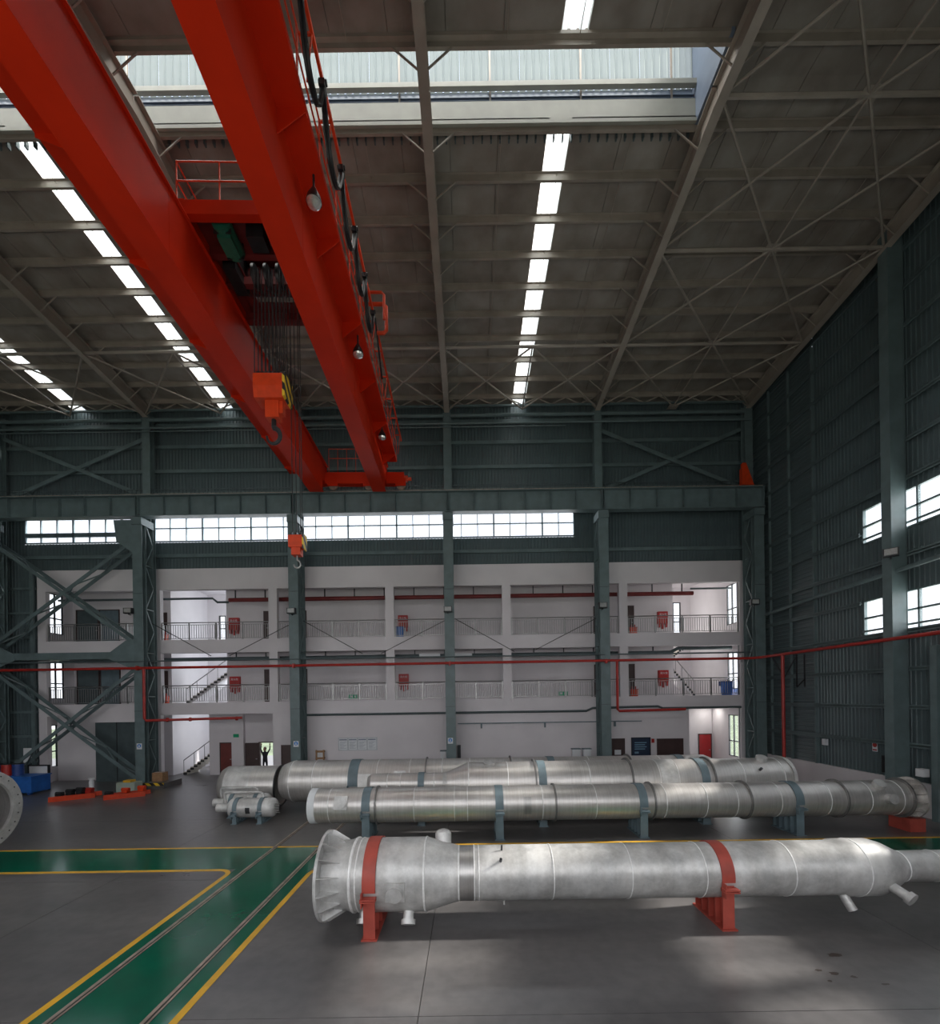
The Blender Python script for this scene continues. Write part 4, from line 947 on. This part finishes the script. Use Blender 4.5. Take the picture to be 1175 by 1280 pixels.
# --- second vessel
yc, zc, R = 15.95, 1.13, .607
t = thing('pressure_vessel', 'second long stainless vessel from the front, end flange by the gable, on grey blue saddles', 'vessel', (5, yc, 0), group='long stainless vessels')
shell(t, [(-5.55, R), (15.2, R)], yc, zc, M_ves2)
part('end_ring', MB().latheX([(-5.62, .4), (-5.62, R+.012), (-5.38, R+.012), (-5.38, R-.02)], yc, zc, 64), M_sign, t, smooth=True)
part('end_cover', MB().disc((-5.6, yc, zc), (1, 0, 0), R-.02, .03, 48), M_sign, t)
part('end_flange', MB().latheX([(15.58, .52), (15.58, .72), (15.65, .72), (15.65, .52)], yc, zc, 64, close_prof=True), M_ves2, t, smooth=True)
part('flange_neck', MB().latheX([(15.2, R), (15.22, R-.04), (15.58, R-.04), (15.58, R-.07)], yc, zc, 64), M_ves2, t, smooth=True)
ring(t, 15.2, yc, zc, R, .03, .09)
for k in range(14):
    a = 2*PI*k/14+.1; u = Vector((0, math.cos(a), math.sin(a))); v = Vector((0, -math.sin(a), math.cos(a)))*.01; c = Vector((0, yc, zc)); m = MB()
    P = [Vector((15.58, 0, 0))+u*.71, Vector((15.58, 0, 0))+u*.56, Vector((15.22, 0, 0))+u*.56, Vector((15.22, 0, 0))+u*.69]
    m.add([c+p-v for p in P]+[c+p+v for p in P], [(3, 2, 1, 0), (4, 5, 6, 7)]+[(i, (i+1) % 4, 4+(i+1) % 4, 4+i) for i in range(4)]); part('gusset', m, M_ves2, t)
for x in (-3.6, 1.0, 5.95, 11.3): strap(t, x, yc, zc, R, .28, M_greyblue); saddle(t, x, yc, zc, R, .26, M_greyblue)
for x in (-3.28, 2.95, 6.35, 9.65, 12.95): ring(t, x, yc, zc, R, .035, .07)
for x in (-4.9, -1.95, -.55, -.1, 2.5, 4.35, 6.75, 8.15, 9.2, 10.7, 12.4, 13.8, 14.9): seam(t, x, yc, zc, R, .025, .005)
pad(t, -4.45, yc, zc, R, PI-.35, .46, M_ves1, .2, .03)
nozzle(t, 14.2, yc, zc, R, PI-.95, .19, .14, M_ves1, flange=False); nozzle(t, 14.35, yc, zc, R, PI-.15, .17, .2, M_ves1, flange=False)
part('weight_mark', MB().latheX([(1.85, R+.002), (2.1, R+.002)], yc, zc, 8, PI-.55, PI+.45).latheX([(1.85, R+.002), (1.88, R+.002)], yc, zc, 4, PI-.75, PI+.45), M_ves3, t, smooth=True)
part('saddle_block', MB().box(15.25, 15.8, yc-.4, yc+.4, 0, .46), M_oxide, t)

# --- fourth (middle row) vessel
yc, zc, R = 17.65, 1.55, .8
t = thing('pressure_vessel', 'stepped stainless vessel in the middle row with a cone near its left end', 'vessel', (4, yc, 0), group='long stainless vessels')
shell(t, [(-4.0, 0.02), (-4.0, .3), (-3.85, .41), (-.95, .41), (-.1, .79), (-.05, R), (12.1, R), (12.25, R-.02), (12.3, .7), (12.3, .02)], yc, zc, M_ves2)
for x in (2.75, 8.9): strap(t, x, yc, zc, R, .3, M_greyblue); saddle(t, x, yc, zc, R, .28, M_greyblue)
strap(t, -1.9, yc, zc, .41, .24, M_greyblue); saddle(t, -1.9, yc, zc, .41, .24, M_greyblue)
for x in (2.5, 6.15, 9.25): ring(t, x, yc, zc, R, .04, .09)
seam(t, -.05, yc, zc, R, .04, .012)
for x in (1.45, 4.55, 7.2, 7.9, 10.4, 11.9): seam(t, x, yc, zc, R, .03, .006)
for x in (-3.2, -2.7, -1.4, -.6): seam(t, x, yc, zc, .41, .03, .02)
part('rim_ring', MB().latheX([(12.22, R), (12.22, R+.04), (12.33, R+.04), (12.33, R-.1)], yc, zc, 64), M_ves1, t, smooth=True)
part('reinforcing_band', MB().latheX([(7.25, R+.004), (7.85, R+.004)], yc, zc, 64), M_ves1, t, smooth=True)
part('reinforcing_pad', MB().latheX([(-1.05, .44), (.0-.35, .44)], yc, zc, 8, PI-1.5, PI-.1), M_ves1, t, smooth=True)
nozzle(t, .75, yc, zc, R, 1.9, .22, .1, M_ves1, flange=False); nozzle(t, 11.0, yc, zc, R, PI-.6, .05, .12, M_dark, flange=False)
nozzle(t, 11.3, yc, zc, R, 1.9, .2, .15, M_ves1, flange=False)

# --- third row big vessel
yc, zc, R = 19.95, 1.3, .905
t = thing('pressure_vessel', 'big long stainless vessel in the rear row with a rounded left end', 'vessel', (0, yc, 0), group='long stainless vessels')
shell(t, [(-8.3, .02), (-8.3, .62), (-8.22, .75), (-7.85, .9), (-7.75, R), (10.4, R), (10.65, R-.1), (10.75, .5), (10.75, .02)], yc, zc, M_ves2)
for x in (-5.0, 3.55, 9.2): strap(t, x, yc, zc, R, .42 if x < 0 else .3, M_greyblue); saddle(t, x, yc, zc, R, .35, M_greyblue)
for x in (-1.9, 1.8, 7.0): ring(t, x, yc, zc, R, .04, .08)
for x in (-7.75, -6.75, -4.0, -2.6, -1.2, .0, 5.2, 8.3): seam(t, x, yc, zc, R, .035, .008)
pad(t, -4.5, yc, zc, R, PI+.0-.15, .55, M_ves1, .22, .03)
pad(t, -3.0, yc, zc, R, PI-.3, .5, M_ves1, .2, .03)

# --- short open shell behind
yc, R = 20.75, .9; zc = R+.08
t = thing('open_shell', 'short wide steel shell with an open right end behind the small vessels', 'shell', (-10, yc, 0))
shell(t, [(-11.4, .02), (-11.4, R*.6), (-11.3, R*.9), (-11.15, R), (-9.9, R), (-8.7, R), (-8.7, R-.03), (-11, R-.03)], yc, zc, M_ves2)
part('shell_plate', MB().latheX([(-11.0, R+.005), (-9.85, R+.005)], yc, zc, 64), M_ves1, t, smooth=True)
ring(t, -8.72, yc, zc, R-.02, .03, .05, M_dark)
part('timber_chock', MB().box(-11.0, -8.9, yc-.5, yc-.3, 0, .12).box(-11.0, -8.9, yc+.3, yc+.5, 0, .12), M_card, t)

# --- two small tanks
def small_tank(yc, x0, lb, zc=.57, R=.385):
    t = thing('small_tank', lb, 'tank', (x0+1, yc, 0), group='small horizontal tanks')
    L = 2.0; prof = []
    for k in range(9): a = PI/2*k/8; prof.append((x0+.22*(1-math.sin(a)) if False else x0+.22-.22*math.cos(a), max(.01, R*math.sin(a))))
    prof += [(x0+L-.22+.22*math.sin(PI/2*k/8), max(.01, R*math.cos(PI/2*k/8))) for k in range(9)]
    shell(t, prof, yc, zc, M_ves1, 48)
    for x in (x0+.42, x0+1.42):
        strap(t, x, yc, zc, R, .16, M_greyblue); saddle(t, x, yc, zc, R, .16, M_greyblue)
    part('side_branch', MB().tube([(x0+.1, yc, zc-.0), (x0-.45, yc, zc)], .17, 20), M_ves1, t, smooth=True)
    part('top_pipe', MB().tube([(x0-.12, yc, zc+.2), (x0-.16, yc, zc+.55), (x0-.1, yc, zc+.62), (x0+1.3, yc, zc+.62), (x0+1.4, yc, zc+.56), (x0+1.4, yc, zc+.3)], .055, 10), M_ves1, t, smooth=True)
    part('top_branch', MB().tube([(x0+.7, yc, zc+.3), (x0+.7, yc, zc+.5)], .035, 8), M_ves1, t, smooth=True)
    for k in range(5):
        a = PI+.9-.45*k; part('gauge_stub', MB().tube([(x0+L-.12, yc+.22*math.cos(a), zc+.22*math.sin(a)), (x0+L+.14, yc+.24*math.cos(a), zc+.24*math.sin(a))], .02, 6), M_stain, t, smooth=True)
    part('name_plate', MB().latheX([(x0+.85, R+.004), (x0+1.03, R+.004)], yc, zc, 6, PI-.2, PI+.45), M_dark, t, smooth=True)
small_tank(18.2, -9.82, 'small horizontal tank in front, with looped top pipe and side branch')
small_tank(19.15, -10.5, 'similar small tank just behind the front one, mostly hidden')

# --- flanged vessel end at left edge
yc, zc, R = 13.3, 1.72, 1.22
t = thing('flanged_vessel', 'white flanged open vessel end at the left picture edge', 'vessel', (-16.5, yc, 0))
part('flange_ring', MB().latheX([(-14.62, R), (-14.5, R), (-14.5, R-.3), (-14.62, R-.3)], yc, zc, 72, close_prof=True), M_ves1, t, smooth=True)
part('shell', MB().latheX([(-14.62, R-.2), (-18.5, R-.2), (-18.5, R-.25), (-14.62, R-.25)], yc, zc, 72), M_ves1, t, smooth=True)
part('inner_neck', MB().latheX([(-14.6, R-.3), (-15.0, R-.38), (-15.02, R-.5), (-15.6, R-.5), (-15.6, .02)], yc, zc, 72), M_ves3, t, smooth=True)
for k in range(24): a = 2*PI*k/24; part('bolt_hole', MB().disc((-14.497, yc+(R-.12)*math.cos(a), zc+(R-.12)*math.sin(a)), (1, 0, 0), .022, .008, 10), M_dark, t)
saddle(t, -16.8, yc, zc, R-.2, .3, M_greyblue); saddle(t, -18.2, yc, zc, R-.2, .3, M_greyblue)

# ================================================================== LEFT FLOOR CLUTTER
def trolley_beam(x0, x1, y0, y1, lb, blobs):
    a = Vector((x0, y0, .12)); b = Vector((x1, y1, .12)); t = thing('lifting_frame', lb, 'lifting frame', ((x0+x1)/2, (y0+y1)/2, 0), group='orange frames on the floor')
    part('side_beam', MB().bar(a, b, .16, .24), M_orange, t); o_ = Vector((-.1, .55, 0))
    part('side_beam', MB().bar(a+o_, b+o_, .14, .22), M_orange, t)
    for f in (.15, .5, .85): c = a+(b-a)*f; part('cross_bar', MB().bar(c, c+o_, .1, .12), M_orange, t)
    for f, h, m in blobs:
        c = a+(b-a)*f+o_*.5; part('hoist_part', MB().box(c.x-.14, c.x+.14, c.y-.12, c.y+.12, .18, .18+h).tube([c+Vector((-.18, 0, .12+h*.6)), c+Vector((.18, 0, .12+h*.6))], h*.35, 12), m, t, smooth=True)
trolley_beam(-21.0, -19.5, 22.3, 23.3, 'left orange lifting frame lying on the floor, loaded with dark hoist parts', [(.15, .2, M_dark), (.38, .3, M_dark), (.6, .34, M_dark), (.8, .28, M_redpipe)])
trolley_beam(-18.5, -17.05, 22.6, 23.5, 'right orange lifting frame lying on the floor with two upright discs', [(.05, .15, M_dark), (.45, .26, M_orange), (.85, .3, M_orange)])
t = thing('blue_tank', 'bright blue rectangular oil tank on short feet at the left edge', 'tank', (-25.3, 24.6, 0))
part('tank_body', MB().box(-26.9, -23.6, 24.1, 25.2, .12, .95), M_blue, t); part('tank_rim', MB().box(-26.95, -23.55, 24.05, 25.25, .95, 1.0), M_blue, t)
for x in (-26.7, -23.8): part('tank_foot', MB().box(x-.08, x+.08, 24.15, 24.3, 0, .12), M_bluedk, t)
for k, (x, m, h) in enumerate(((-26.6, M_redpipe, .55), (-26.0, M_bluedk, .62), (-25.4, M_redpipe, .6), (-24.8, M_bluedk, .62))):
    t = thing('drum', ['dark red drum at the left end on the blue tank', 'navy drum second from left on the blue tank', 'dark red drum third from left on the blue tank', 'navy drum at the right end on the blue tank'][k], 'drum', (x, 24.6, 1.0), group='drums on the blue tank')
    part('drum_body', MB().latheX([(0, 0.001)], 0, 0, 8) if False else MB().tube([(x, 24.6, 1.0), (x, 24.6, 1.0+h)], .25, 20), m, t, smooth=True); part('drum_lid', MB().tube([(x, 24.6, 1.0+h), (x, 24.6, 1.03+h)], .265, 20), M_dark, t, smooth=True)
    part('drum_hoop', MB().tube([(x, 24.6, 1.0+h*.5), (x, 24.6, 1.03+h*.5)], .262, 20), m, t, smooth=True)
t = thing('grey_cabinet', 'grey green cabinet standing against the far left wall', 'cabinet', (-29.4, 27.1, 0))
part('cabinet_body', MB().box(-30.1, -28.8, 26.95, 27.4, 0, 2.1), M_teal, t); part('cabinet_door', MB().box(-30.0, -28.9, 26.93, 26.948, .1, 2.0), M_greyblue, t)
single('white_board', MB().box(-27.4, -26.6, 27.51, 27.56, 1.3, 2.2), M_sign, 'small pale board behind the lower crossed brace', 'board')
t = thing('a_frame_panel', 'pale panel leaning in a dark frame beside the blue tank', 'panel', (-24.6, 25.6, 0))
part('panel_sheet', MB().box(-25.2, -24.1, 25.6, 25.64, .1, 1.35), M_sign, t); part('panel_frame', MB().box(-25.25, -25.18, 25.58, 25.66, 0, 1.4).box(-24.12, -24.02, 25.58, 25.66, 0, 1.4).box(-25.25, -24.02, 25.58, 25.66, 1.35, 1.42), M_dark, t)
t = thing('white_canister', 'white canister standing behind the left orange frame', 'canister', (-20.7, 24.5, 0))
part('canister_body', MB().tube([(-20.7, 24.5, 0), (-20.7, 24.5, .6), (-20.7, 24.5, .72)], [.12, .12, .07], 14), M_sign, t, smooth=True); part('canister_cap', MB().tube([(-20.7, 24.5, .72), (-20.7, 24.5, .8)], .16, 14), M_sign, t, smooth=True)
t = thing('pale_box', 'pale green box with a yellow lamp behind the orange frames', 'box', (-18.6, 24.6, 0))
part('box_body', MB().box(-19.2, -18.2, 24.3, 24.9, 0, .55), mat('pale_green', (.35, .42, .36), .6), t); part('box_lid', MB().box(-18.9, -18.5, 24.4, 24.8, .55, .66), M_yellow, t)
for x, nm in ((COLX[2], 'column beside the crossed bracing'),):
    t = thing('column_guard', 'low concrete plinth with black and yellow striped edges around the '+nm, 'plinth', (x, 26.2, 0))
    part('plinth_block', MB().box(x-1.0, x-.45, 25.6, 27.0, 0, .3).box(x+.45, x+1.7, 25.4, 27.0, 0, .3).box(x-.45, x+.45, 25.4, 25.75, 0, .3), M_conc, t)
    part('hazard_edge', MB().box(x-1.0, x-.45, 25.58, 25.6, .16, .32).box(x-.45, x+1.7, 25.38, 25.4, .16, .32), M_hazard, t)
t = thing('cardboard_box', 'brown cardboard box on the striped plinth beside the laced column', 'box', (-18.1, 26.3, .3))
part('box_body', MB().box(-18.45, -17.85, 26.0, 26.5, .3, .8), M_card, t); part('box_flap', MB().box(-18.45, -17.85, 26.22, 26.28, .8, .806), M_sign, t)
# gable wall bits
t = thing('wall_sign', 'small red and white no smoking sign on the gable wall sheeting', 'sign', (17.5, 19.3, 2.4))
part('sign_plate', MB().box(17.62, 17.63, 19.35, 19.6, 2.3, 2.75), M_sign, t); part('sign_symbol', MB().disc((17.612, 19.475, 2.58), (1, 0, 0), .1, .01, 20), M_redpipe, t); part('sign_bar', MB().box(17.61, 17.618, 19.38, 19.57, 2.34, 2.4), M_redpipe, t)
single('junction_box', MB().box(17.5, 17.62, 22.0, 22.25, 2.3, 2.6), M_sign, 'small grey junction box on the gable wall left of the sign', 'junction box')
single('junction_box', MB().box(17.3, 17.55, 17.1, 17.4, 1.6, 1.9), M_sign, 'small grey junction box right of the gable column', 'junction box')
t = thing('dark_wall_panel', 'dark electrical panel on the wall left of the gable column', 'panel', (17.5, 18.75, 1.35))
part('panel_box', MB().box(17.42, 17.62, 18.5, 18.95, 1.5, 2.2), M_black, t); part('panel_door', MB().box(17.405, 17.42, 18.53, 18.92, 1.53, 2.17), M_dark, t)

# ================================================================== CRANE
th = math.radians(1.43); ox, oy = -5.95, 12.8
rt = Matrix.Rotation(th, 3, 'Z') @ Vector((ox, oy, 0))
crane = thing('overhead_crane', 'huge orange red double girder overhead travelling crane', 'crane', (rt.x, rt.y, 16.9), th)
def cp(name, mb, m, smooth=False, parent=None, kind=None, label=None):
    o = bpy.data.objects.new(name, mkmesh(name, mb, m, (ox, oy, 16.9), smooth)); C.objects.link(o)
    o.parent = parent or crane
    if kind: o['kind'] = kind
    if label: o['label'] = label
    return o
ZB, ZT = 16.6, 18.45
G1 = (-8.14, -7.36); G2 = (-4.61, -3.87)
for a, b in (G1, G2):
    mb = MB(); mb.box(a+.05, b-.05, .2, 25.4, ZB+.03, ZT-.03); mb.box(a, b, .2, 25.4, ZB, ZB+.03); mb.box(a-.03, b+.03, -.2, 26.3, ZT-.03, ZT)
    mb.box(a+.05, b-.05, 25.4, 26.3, 17.35, ZT-.03)
    g = cp('main_girder', mb, M_red)
    cp('trolley_rail', MB().box((a+b)/2-.04, (a+b)/2+.04, 0, 25.6, ZT, ZT+.1), M_rail)
for yy_ in (6.0, 12.0, 18.0):
    for a, b in (G1, G2): cp('splice_weld', MB().box(b-.052, b-.044, yy_-.02, yy_+.02, ZB+.03, ZT-.03), M_red)
# walkways
def walk(xg, xo, z, side, nm):
    cp('walkway_deck', MB().box(min(xg, xo), max(xg, xo), .2, 25.6, z-.04, z), M_red)
    for k in range(9):
        y_ = 1.6+2.9*k
        sg = 1 if xo > xg else -1
        tri = [(xg, z-.04), (xo, z-.04), (xo, z-.12), (xg, z-.62)]
        mb = MB().prismY(tri if sg > 0 else tri[::-1], y_-.012, y_+.012); cp('walkway_bracket', mb, M_red)
    rl_ = MB()
    for h in (.55, 1.08): rl_.tube([(xo, .2, z+h), (xo, 25.6, z+h)], .022, 6)
    cp('handrail', rl_, M_orange, True)
    for k in range(17): y_ = .3+1.58*k; cp('handrail_post', MB().bar((xo, y_, z-.02), (xo, y_, z+1.08), .04, .04), M_orange)
    cp('toe_board', MB().box(xo-.01, xo+.01, .2, 25.6, z, z+.1), M_red)
walk(G2[1]-.05, -3.27, 18.42, 1, 'right'); walk(G1[0]+.05, -9.3, 17.75, -1, 'left')
# festoon rail with arms and cable loops
XF = -2.98; ZF = 19.55
cp('festoon_rail', MB().box(XF-.035, XF+.035, .2, 25.5, ZF-.06, ZF+.04), M_orange)
for k in range(17): y_ = .9+1.5*k; cp('festoon_arm', MB().bar((-3.27, y_, ZF-.05), (XF, y_, ZF-.05), .05, .05).bar((XF, y_, ZF-.05), (-3.1, y_, 18.45), .03, .03), M_orange)
LY = [.4, 2.2, 4.0, 5.7, 7.4, 9.1, 10.7, 12.4, 14.0, 15.5, 17.0]
for y0, y1 in zip(LY[:-1], LY[1:]):
    lp = MB()
    for dx in (-.03, .03):
        pts = [(XF+dx+.0, y0+(y1-y0)*u, ZF-.12-1.15*(1-abs(2*u-1)**2.6)) for u in [k/16 for k in range(17)]]; lp.tube(pts, .04, 6)
    cp('festoon_cable', lp, M_black, True)
for y_ in LY: cp('cable_trolley', MB().box(XF-.07, XF+.07, y_-.12, y_+.12, ZF-.2, ZF-.06).disc((XF, y_, ZF-.03), (1, 0, 0), .06, .2, 10), M_dark)
tw = [( -3.4, 17.1, 19.9), (-2.6, 17.1, 19.9), (-2.5, 17.1, 19.8), (-2.5, 17.1, 18.9), (-2.6, 17.1, 18.8), (-2.85, 17.1, 18.8)]
cp('towing_arm', MB().tube(tw, .07, 8).tube([(p[0]-.0, 16.6, p[2]) for p in tw[:4]], .05, 8), M_orange, True)
cp('supply_cable', MB().tube([(-2.9, 17.0, 19.3), (-2.85, 17.4, 18.4), (-2.9, 18.4, 18.0), (-3.0, 19.0, 18.6)], .035, 6), M_black, True)
# end carriages
for yc_, s_ in ((26.1, 1), (.0, -1)):
    cp('end_carriage', MB().box(-8.6, -2.9, yc_-.2, yc_+.2, 17.3, 17.95), M_red)
    for x in (-7.0, -6.55, -4.95, -3.1, -8.2, -3.6): 
        if x in (-6.55, -3.6): continue
        cp('wheel', MB().disc((x, yc_, 17.27), (0, 1, 0), .26, .16, 24), M_rail, True); cp('wheel_guard', MB().box(x-.3, x+.3, yc_-.23, yc_-.2, 17.15, 17.6), M_red)
    cp('buffer', MB().box(-2.9, -2.7, yc_-.1, yc_+.1, 17.5, 17.8).disc((-2.6, yc_, 17.65), (1, 0, 0), .1, .2, 12), M_orange)
rl_ = MB()
for z in (18.95, 19.5): rl_.tube([(-7.3, 26.3, z-.0), (-4.7, 26.3, z)], .02, 6)
for k in range(6): x = -7.3+.52*k; rl_.tube([(x, 26.3, 17.95), (x, 26.3, 19.5)], .018, 6)
cp('end_railing', rl_, M_orange, True)
# crane floodlights
for y_ in (11.6, 16.7, 22.0):
    t = cp('crane_lamp', MB().latheX([(0, .01)], 0, 0, 4) if False else MB().tube([(-3.5, y_, 18.05), (-3.5, y_, 17.95), (-3.5, y_, 17.82), (-3.5, y_, 17.68)], [.05, .1, .17, .2], 20).tube([(-3.5, y_, 18.4), (-3.5, y_, 18.0)], .03, 8), M_dark, True)
    l_ = MB(); l_.tube([(-3.5, y_, 17.69), (-3.5, y_, 17.62), (-3.5, y_, 17.57)], [.195, .16, .05], 20)
    cp('lamp_glass', l_, M_lamp, True, label='round clear lamp glass')
# trolley (crab) riding on the two girders: its own thing
crab = thing('crane_trolley', 'red hoist trolley riding between the two crane girders with green motor and railing', 'hoist trolley', (rt.x, rt.y, 16.9), th)
def tp(name, mb, m, smooth=False, label=None): return cp(name, mb, m, smooth, crab, None, label)
Z0 = ZT+.28
for x in (G1[0]/2+G1[1]/2, G2[0]/2+G2[1]/2):
    tp('side_frame', MB().box(x-.2, x+.2, 12.9, 16.9, Z0, Z0+.45), M_red)
    for y_ in (13.5, 16.3): tp('wheel', MB().disc((x, y_, ZT+.28), (1, 0, 0), .18, .14, 20), M_rail, True)
for y_, d in ((13.0, .12), (14.3, .1), (15.3, .1), (16.75, .14)): tp('cross_beam', MB().box(-7.75, -4.2, y_-d, y_+d, Z0 if y_ < 14 else Z0+.15, Z0+.4), M_red if y_ < 14 else M_darkred)  # rear beams in darker red: shade under the trolley put into the colour
tp('deck_plate', MB().box(-7.7, -4.3, 13.1, 14.3, Z0+.4, Z0+.43).box(-7.7, -6.9, 14.3, 16.8, Z0+.4, Z0+.43).box(-5.1, -4.3, 14.3, 16.8, Z0+.4, Z0+.43).box(-6.9, -5.1, 16.2, 16.8, Z0+.4, Z0+.43), M_darkred)  # darker red stands in for the shaded underside
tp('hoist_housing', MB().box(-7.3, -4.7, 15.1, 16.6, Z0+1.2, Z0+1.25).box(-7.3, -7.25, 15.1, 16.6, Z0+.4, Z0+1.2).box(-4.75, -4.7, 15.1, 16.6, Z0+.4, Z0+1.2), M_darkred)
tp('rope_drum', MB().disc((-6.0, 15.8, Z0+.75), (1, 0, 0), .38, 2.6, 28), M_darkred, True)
gd = MB()
for k in range(24): gd.disc((-7.1+.09*k, 15.8, Z0+.75), (1, 0, 0), .40, .03, 20)
tp('rope_winding', gd, M_dark, True)
tp('gear_box', MB().box(-7.35, -6.95, 14.6, 15.6, Z0+.1, Z0+1.1), M_dark)
tp('motor', MB().disc((-6.7, 13.7, Z0+.15), (0, 1, 0), .27, .95, 20).box(-6.9, -6.5, 13.4, 14.0, Z0-.15, Z0+.1), M_greenmot, True, 'green electric motor')
for y_ in (13.3, 14.1): tp('motor_fin', MB().box(-6.95, -6.45, y_, y_+.04, Z0-.1, Z0+.4), M_dark)
tp('brake_unit', MB().box(-6.1, -5.6, 13.5, 14.0, Z0+.0, Z0+.5).disc((-5.3, 13.8, Z0+.3), (1, 0, 0), .22, .4, 16), M_dark, True)
for x in (-6.45, -6.05, -5.65, -5.25): tp('sheave', MB().disc((x, 14.95, Z0+.15), (1, 0, 0), .34, .08, 24), M_dark, True)
rl_ = MB()
for z in (.95, 1.5): rl_.tube([(-7.75, 12.9, Z0+z-.0), (-4.2, 12.9, Z0+z)], .022, 6).tube([(-7.75, 12.9, Z0+z), (-7.75, 16.9, Z0+z)], .022, 6)
for x in (-7.75, -6.55, -5.4, -4.2): rl_.tube([(x, 12.9, Z0+.4), (x, 12.9, Z0+1.5)], .025, 6)
tp('trolley_railing', rl_, M_orange, True)
# main hook block
HX, HY = -5.95, 15.0
hk = thing('hook_block', 'large orange main hook block with striped edge and steel hook, hanging on many ropes', 'hook block', (rt.x, rt.y, 16.9), th)
def hp(name, mb, m, smooth=False, label=None, par=None): return cp(name, mb, m, smooth, par or hk, None, label)
hz = 14.75
hp('block_housing', MB().prismX([(HY-.3, hz), (HY+.3, hz), (HY+.36, hz+.35), (HY+.36, hz+.75), (HY-.36, hz+.75), (HY-.36, hz+.35)], HX-.52, HX+.42), M_orange)
hp('striped_end_plate', MB().box(HX+.42, HX+.5, HY-.36, HY+.36, hz+.02, hz+.8), M_hazard)
for k in range(7): hp('sheave', MB().disc((HX-.42+.13*k, HY, hz+.7), (1, 0, 0), .3, .07, 24), M_dark, True)
hp('lower_yoke', MB().box(HX-.22, HX+.22, HY-.16, HY+.16, hz-.55, hz+.0).box(HX+.2, HX+.34, HY-.12, HY+.12, hz-.4, hz+.1), M_orange)
pts = [(HX, HY, hz-.5), (HX, HY, hz-.8)]
for k in range(13): a = PI/2-.1-k*(PI*1.45/12)*1.0; pts.append((HX-.02+.22*math.cos(a), HY, hz-1.08+.26*math.sin(a)))
hp('hook', MB().tube(pts, [.07, .08]+[.085-.004*k for k in range(13)], 12), M_dark, True)
rp = MB()
for k in range(9):
    x = HX-.5+.125*k
    for yy_ in (HY-.26, HY+.26): rp.tube([(x, yy_, hz+.7), (x*.93-.41, yy_, Z0+.2)], .017, 5)
hp('hoist_ropes', rp, M_black, True)
# auxiliary hook
AX, AY = -5.35, 15.2
ak = thing('small_hook_block', 'small red auxiliary hook block hanging low in front of the laced column', 'hook block', (rt.x, rt.y, 16.9), th)
az = 9.75
def apt(name, mb, m, smooth=False): return cp(name, mb, m, smooth, ak)
apt('block_housing', MB().box(AX-.2, AX+.26, AY-.18, AY+.18, az+.25, az+.65).box(AX-.12, AX+.18, AY-.14, AY+.14, az, az+.25), M_orange)
apt('striped_end_plate', MB().box(AX+.26, AX+.3, AY-.2, AY+.2, az+.2, az+.7), M_hazard)
for x in (AX-.12, AX+.03, AX+.18): apt('sheave', MB().disc((x, AY, az+.65), (1, 0, 0), .14, .05, 16), M_dark, True)
pts = [(AX+.03, AY, az+.02), (AX+.03, AY, az-.15)]+[(AX+.03+.11*math.cos(PI/2-.1-k*PI*1.45/10), AY, az-.28+.13*math.sin(PI/2-.1-k*PI*1.45/10)) for k in range(11)]
apt('hook', MB().tube(pts, .03, 8), M_stain, True)
rp = MB()
for x in (AX-.1, AX+.03, AX+.16, AX+.22): rp.tube([(x, AY, az+.65), (x, AY, Z0+.3)], .014, 5)
apt('hoist_ropes', rp, M_black, True)
# made-up fixtures for the two added stairwell fill lights
single('fill_fixture', MB().box(15.9, 16.7, 30.0, 30.8, 3.97, 4.06), M_sign, 'added flat fixture for the fill light above the red door in the right stairwell', 'lamp')
single('fill_fixture', MB().box(13.71, 13.83, 30.9, 33.1, 8.8, 9.2), M_sign, 'added long fixture for the fill light on the left wall of the right stairwell', 'lamp')
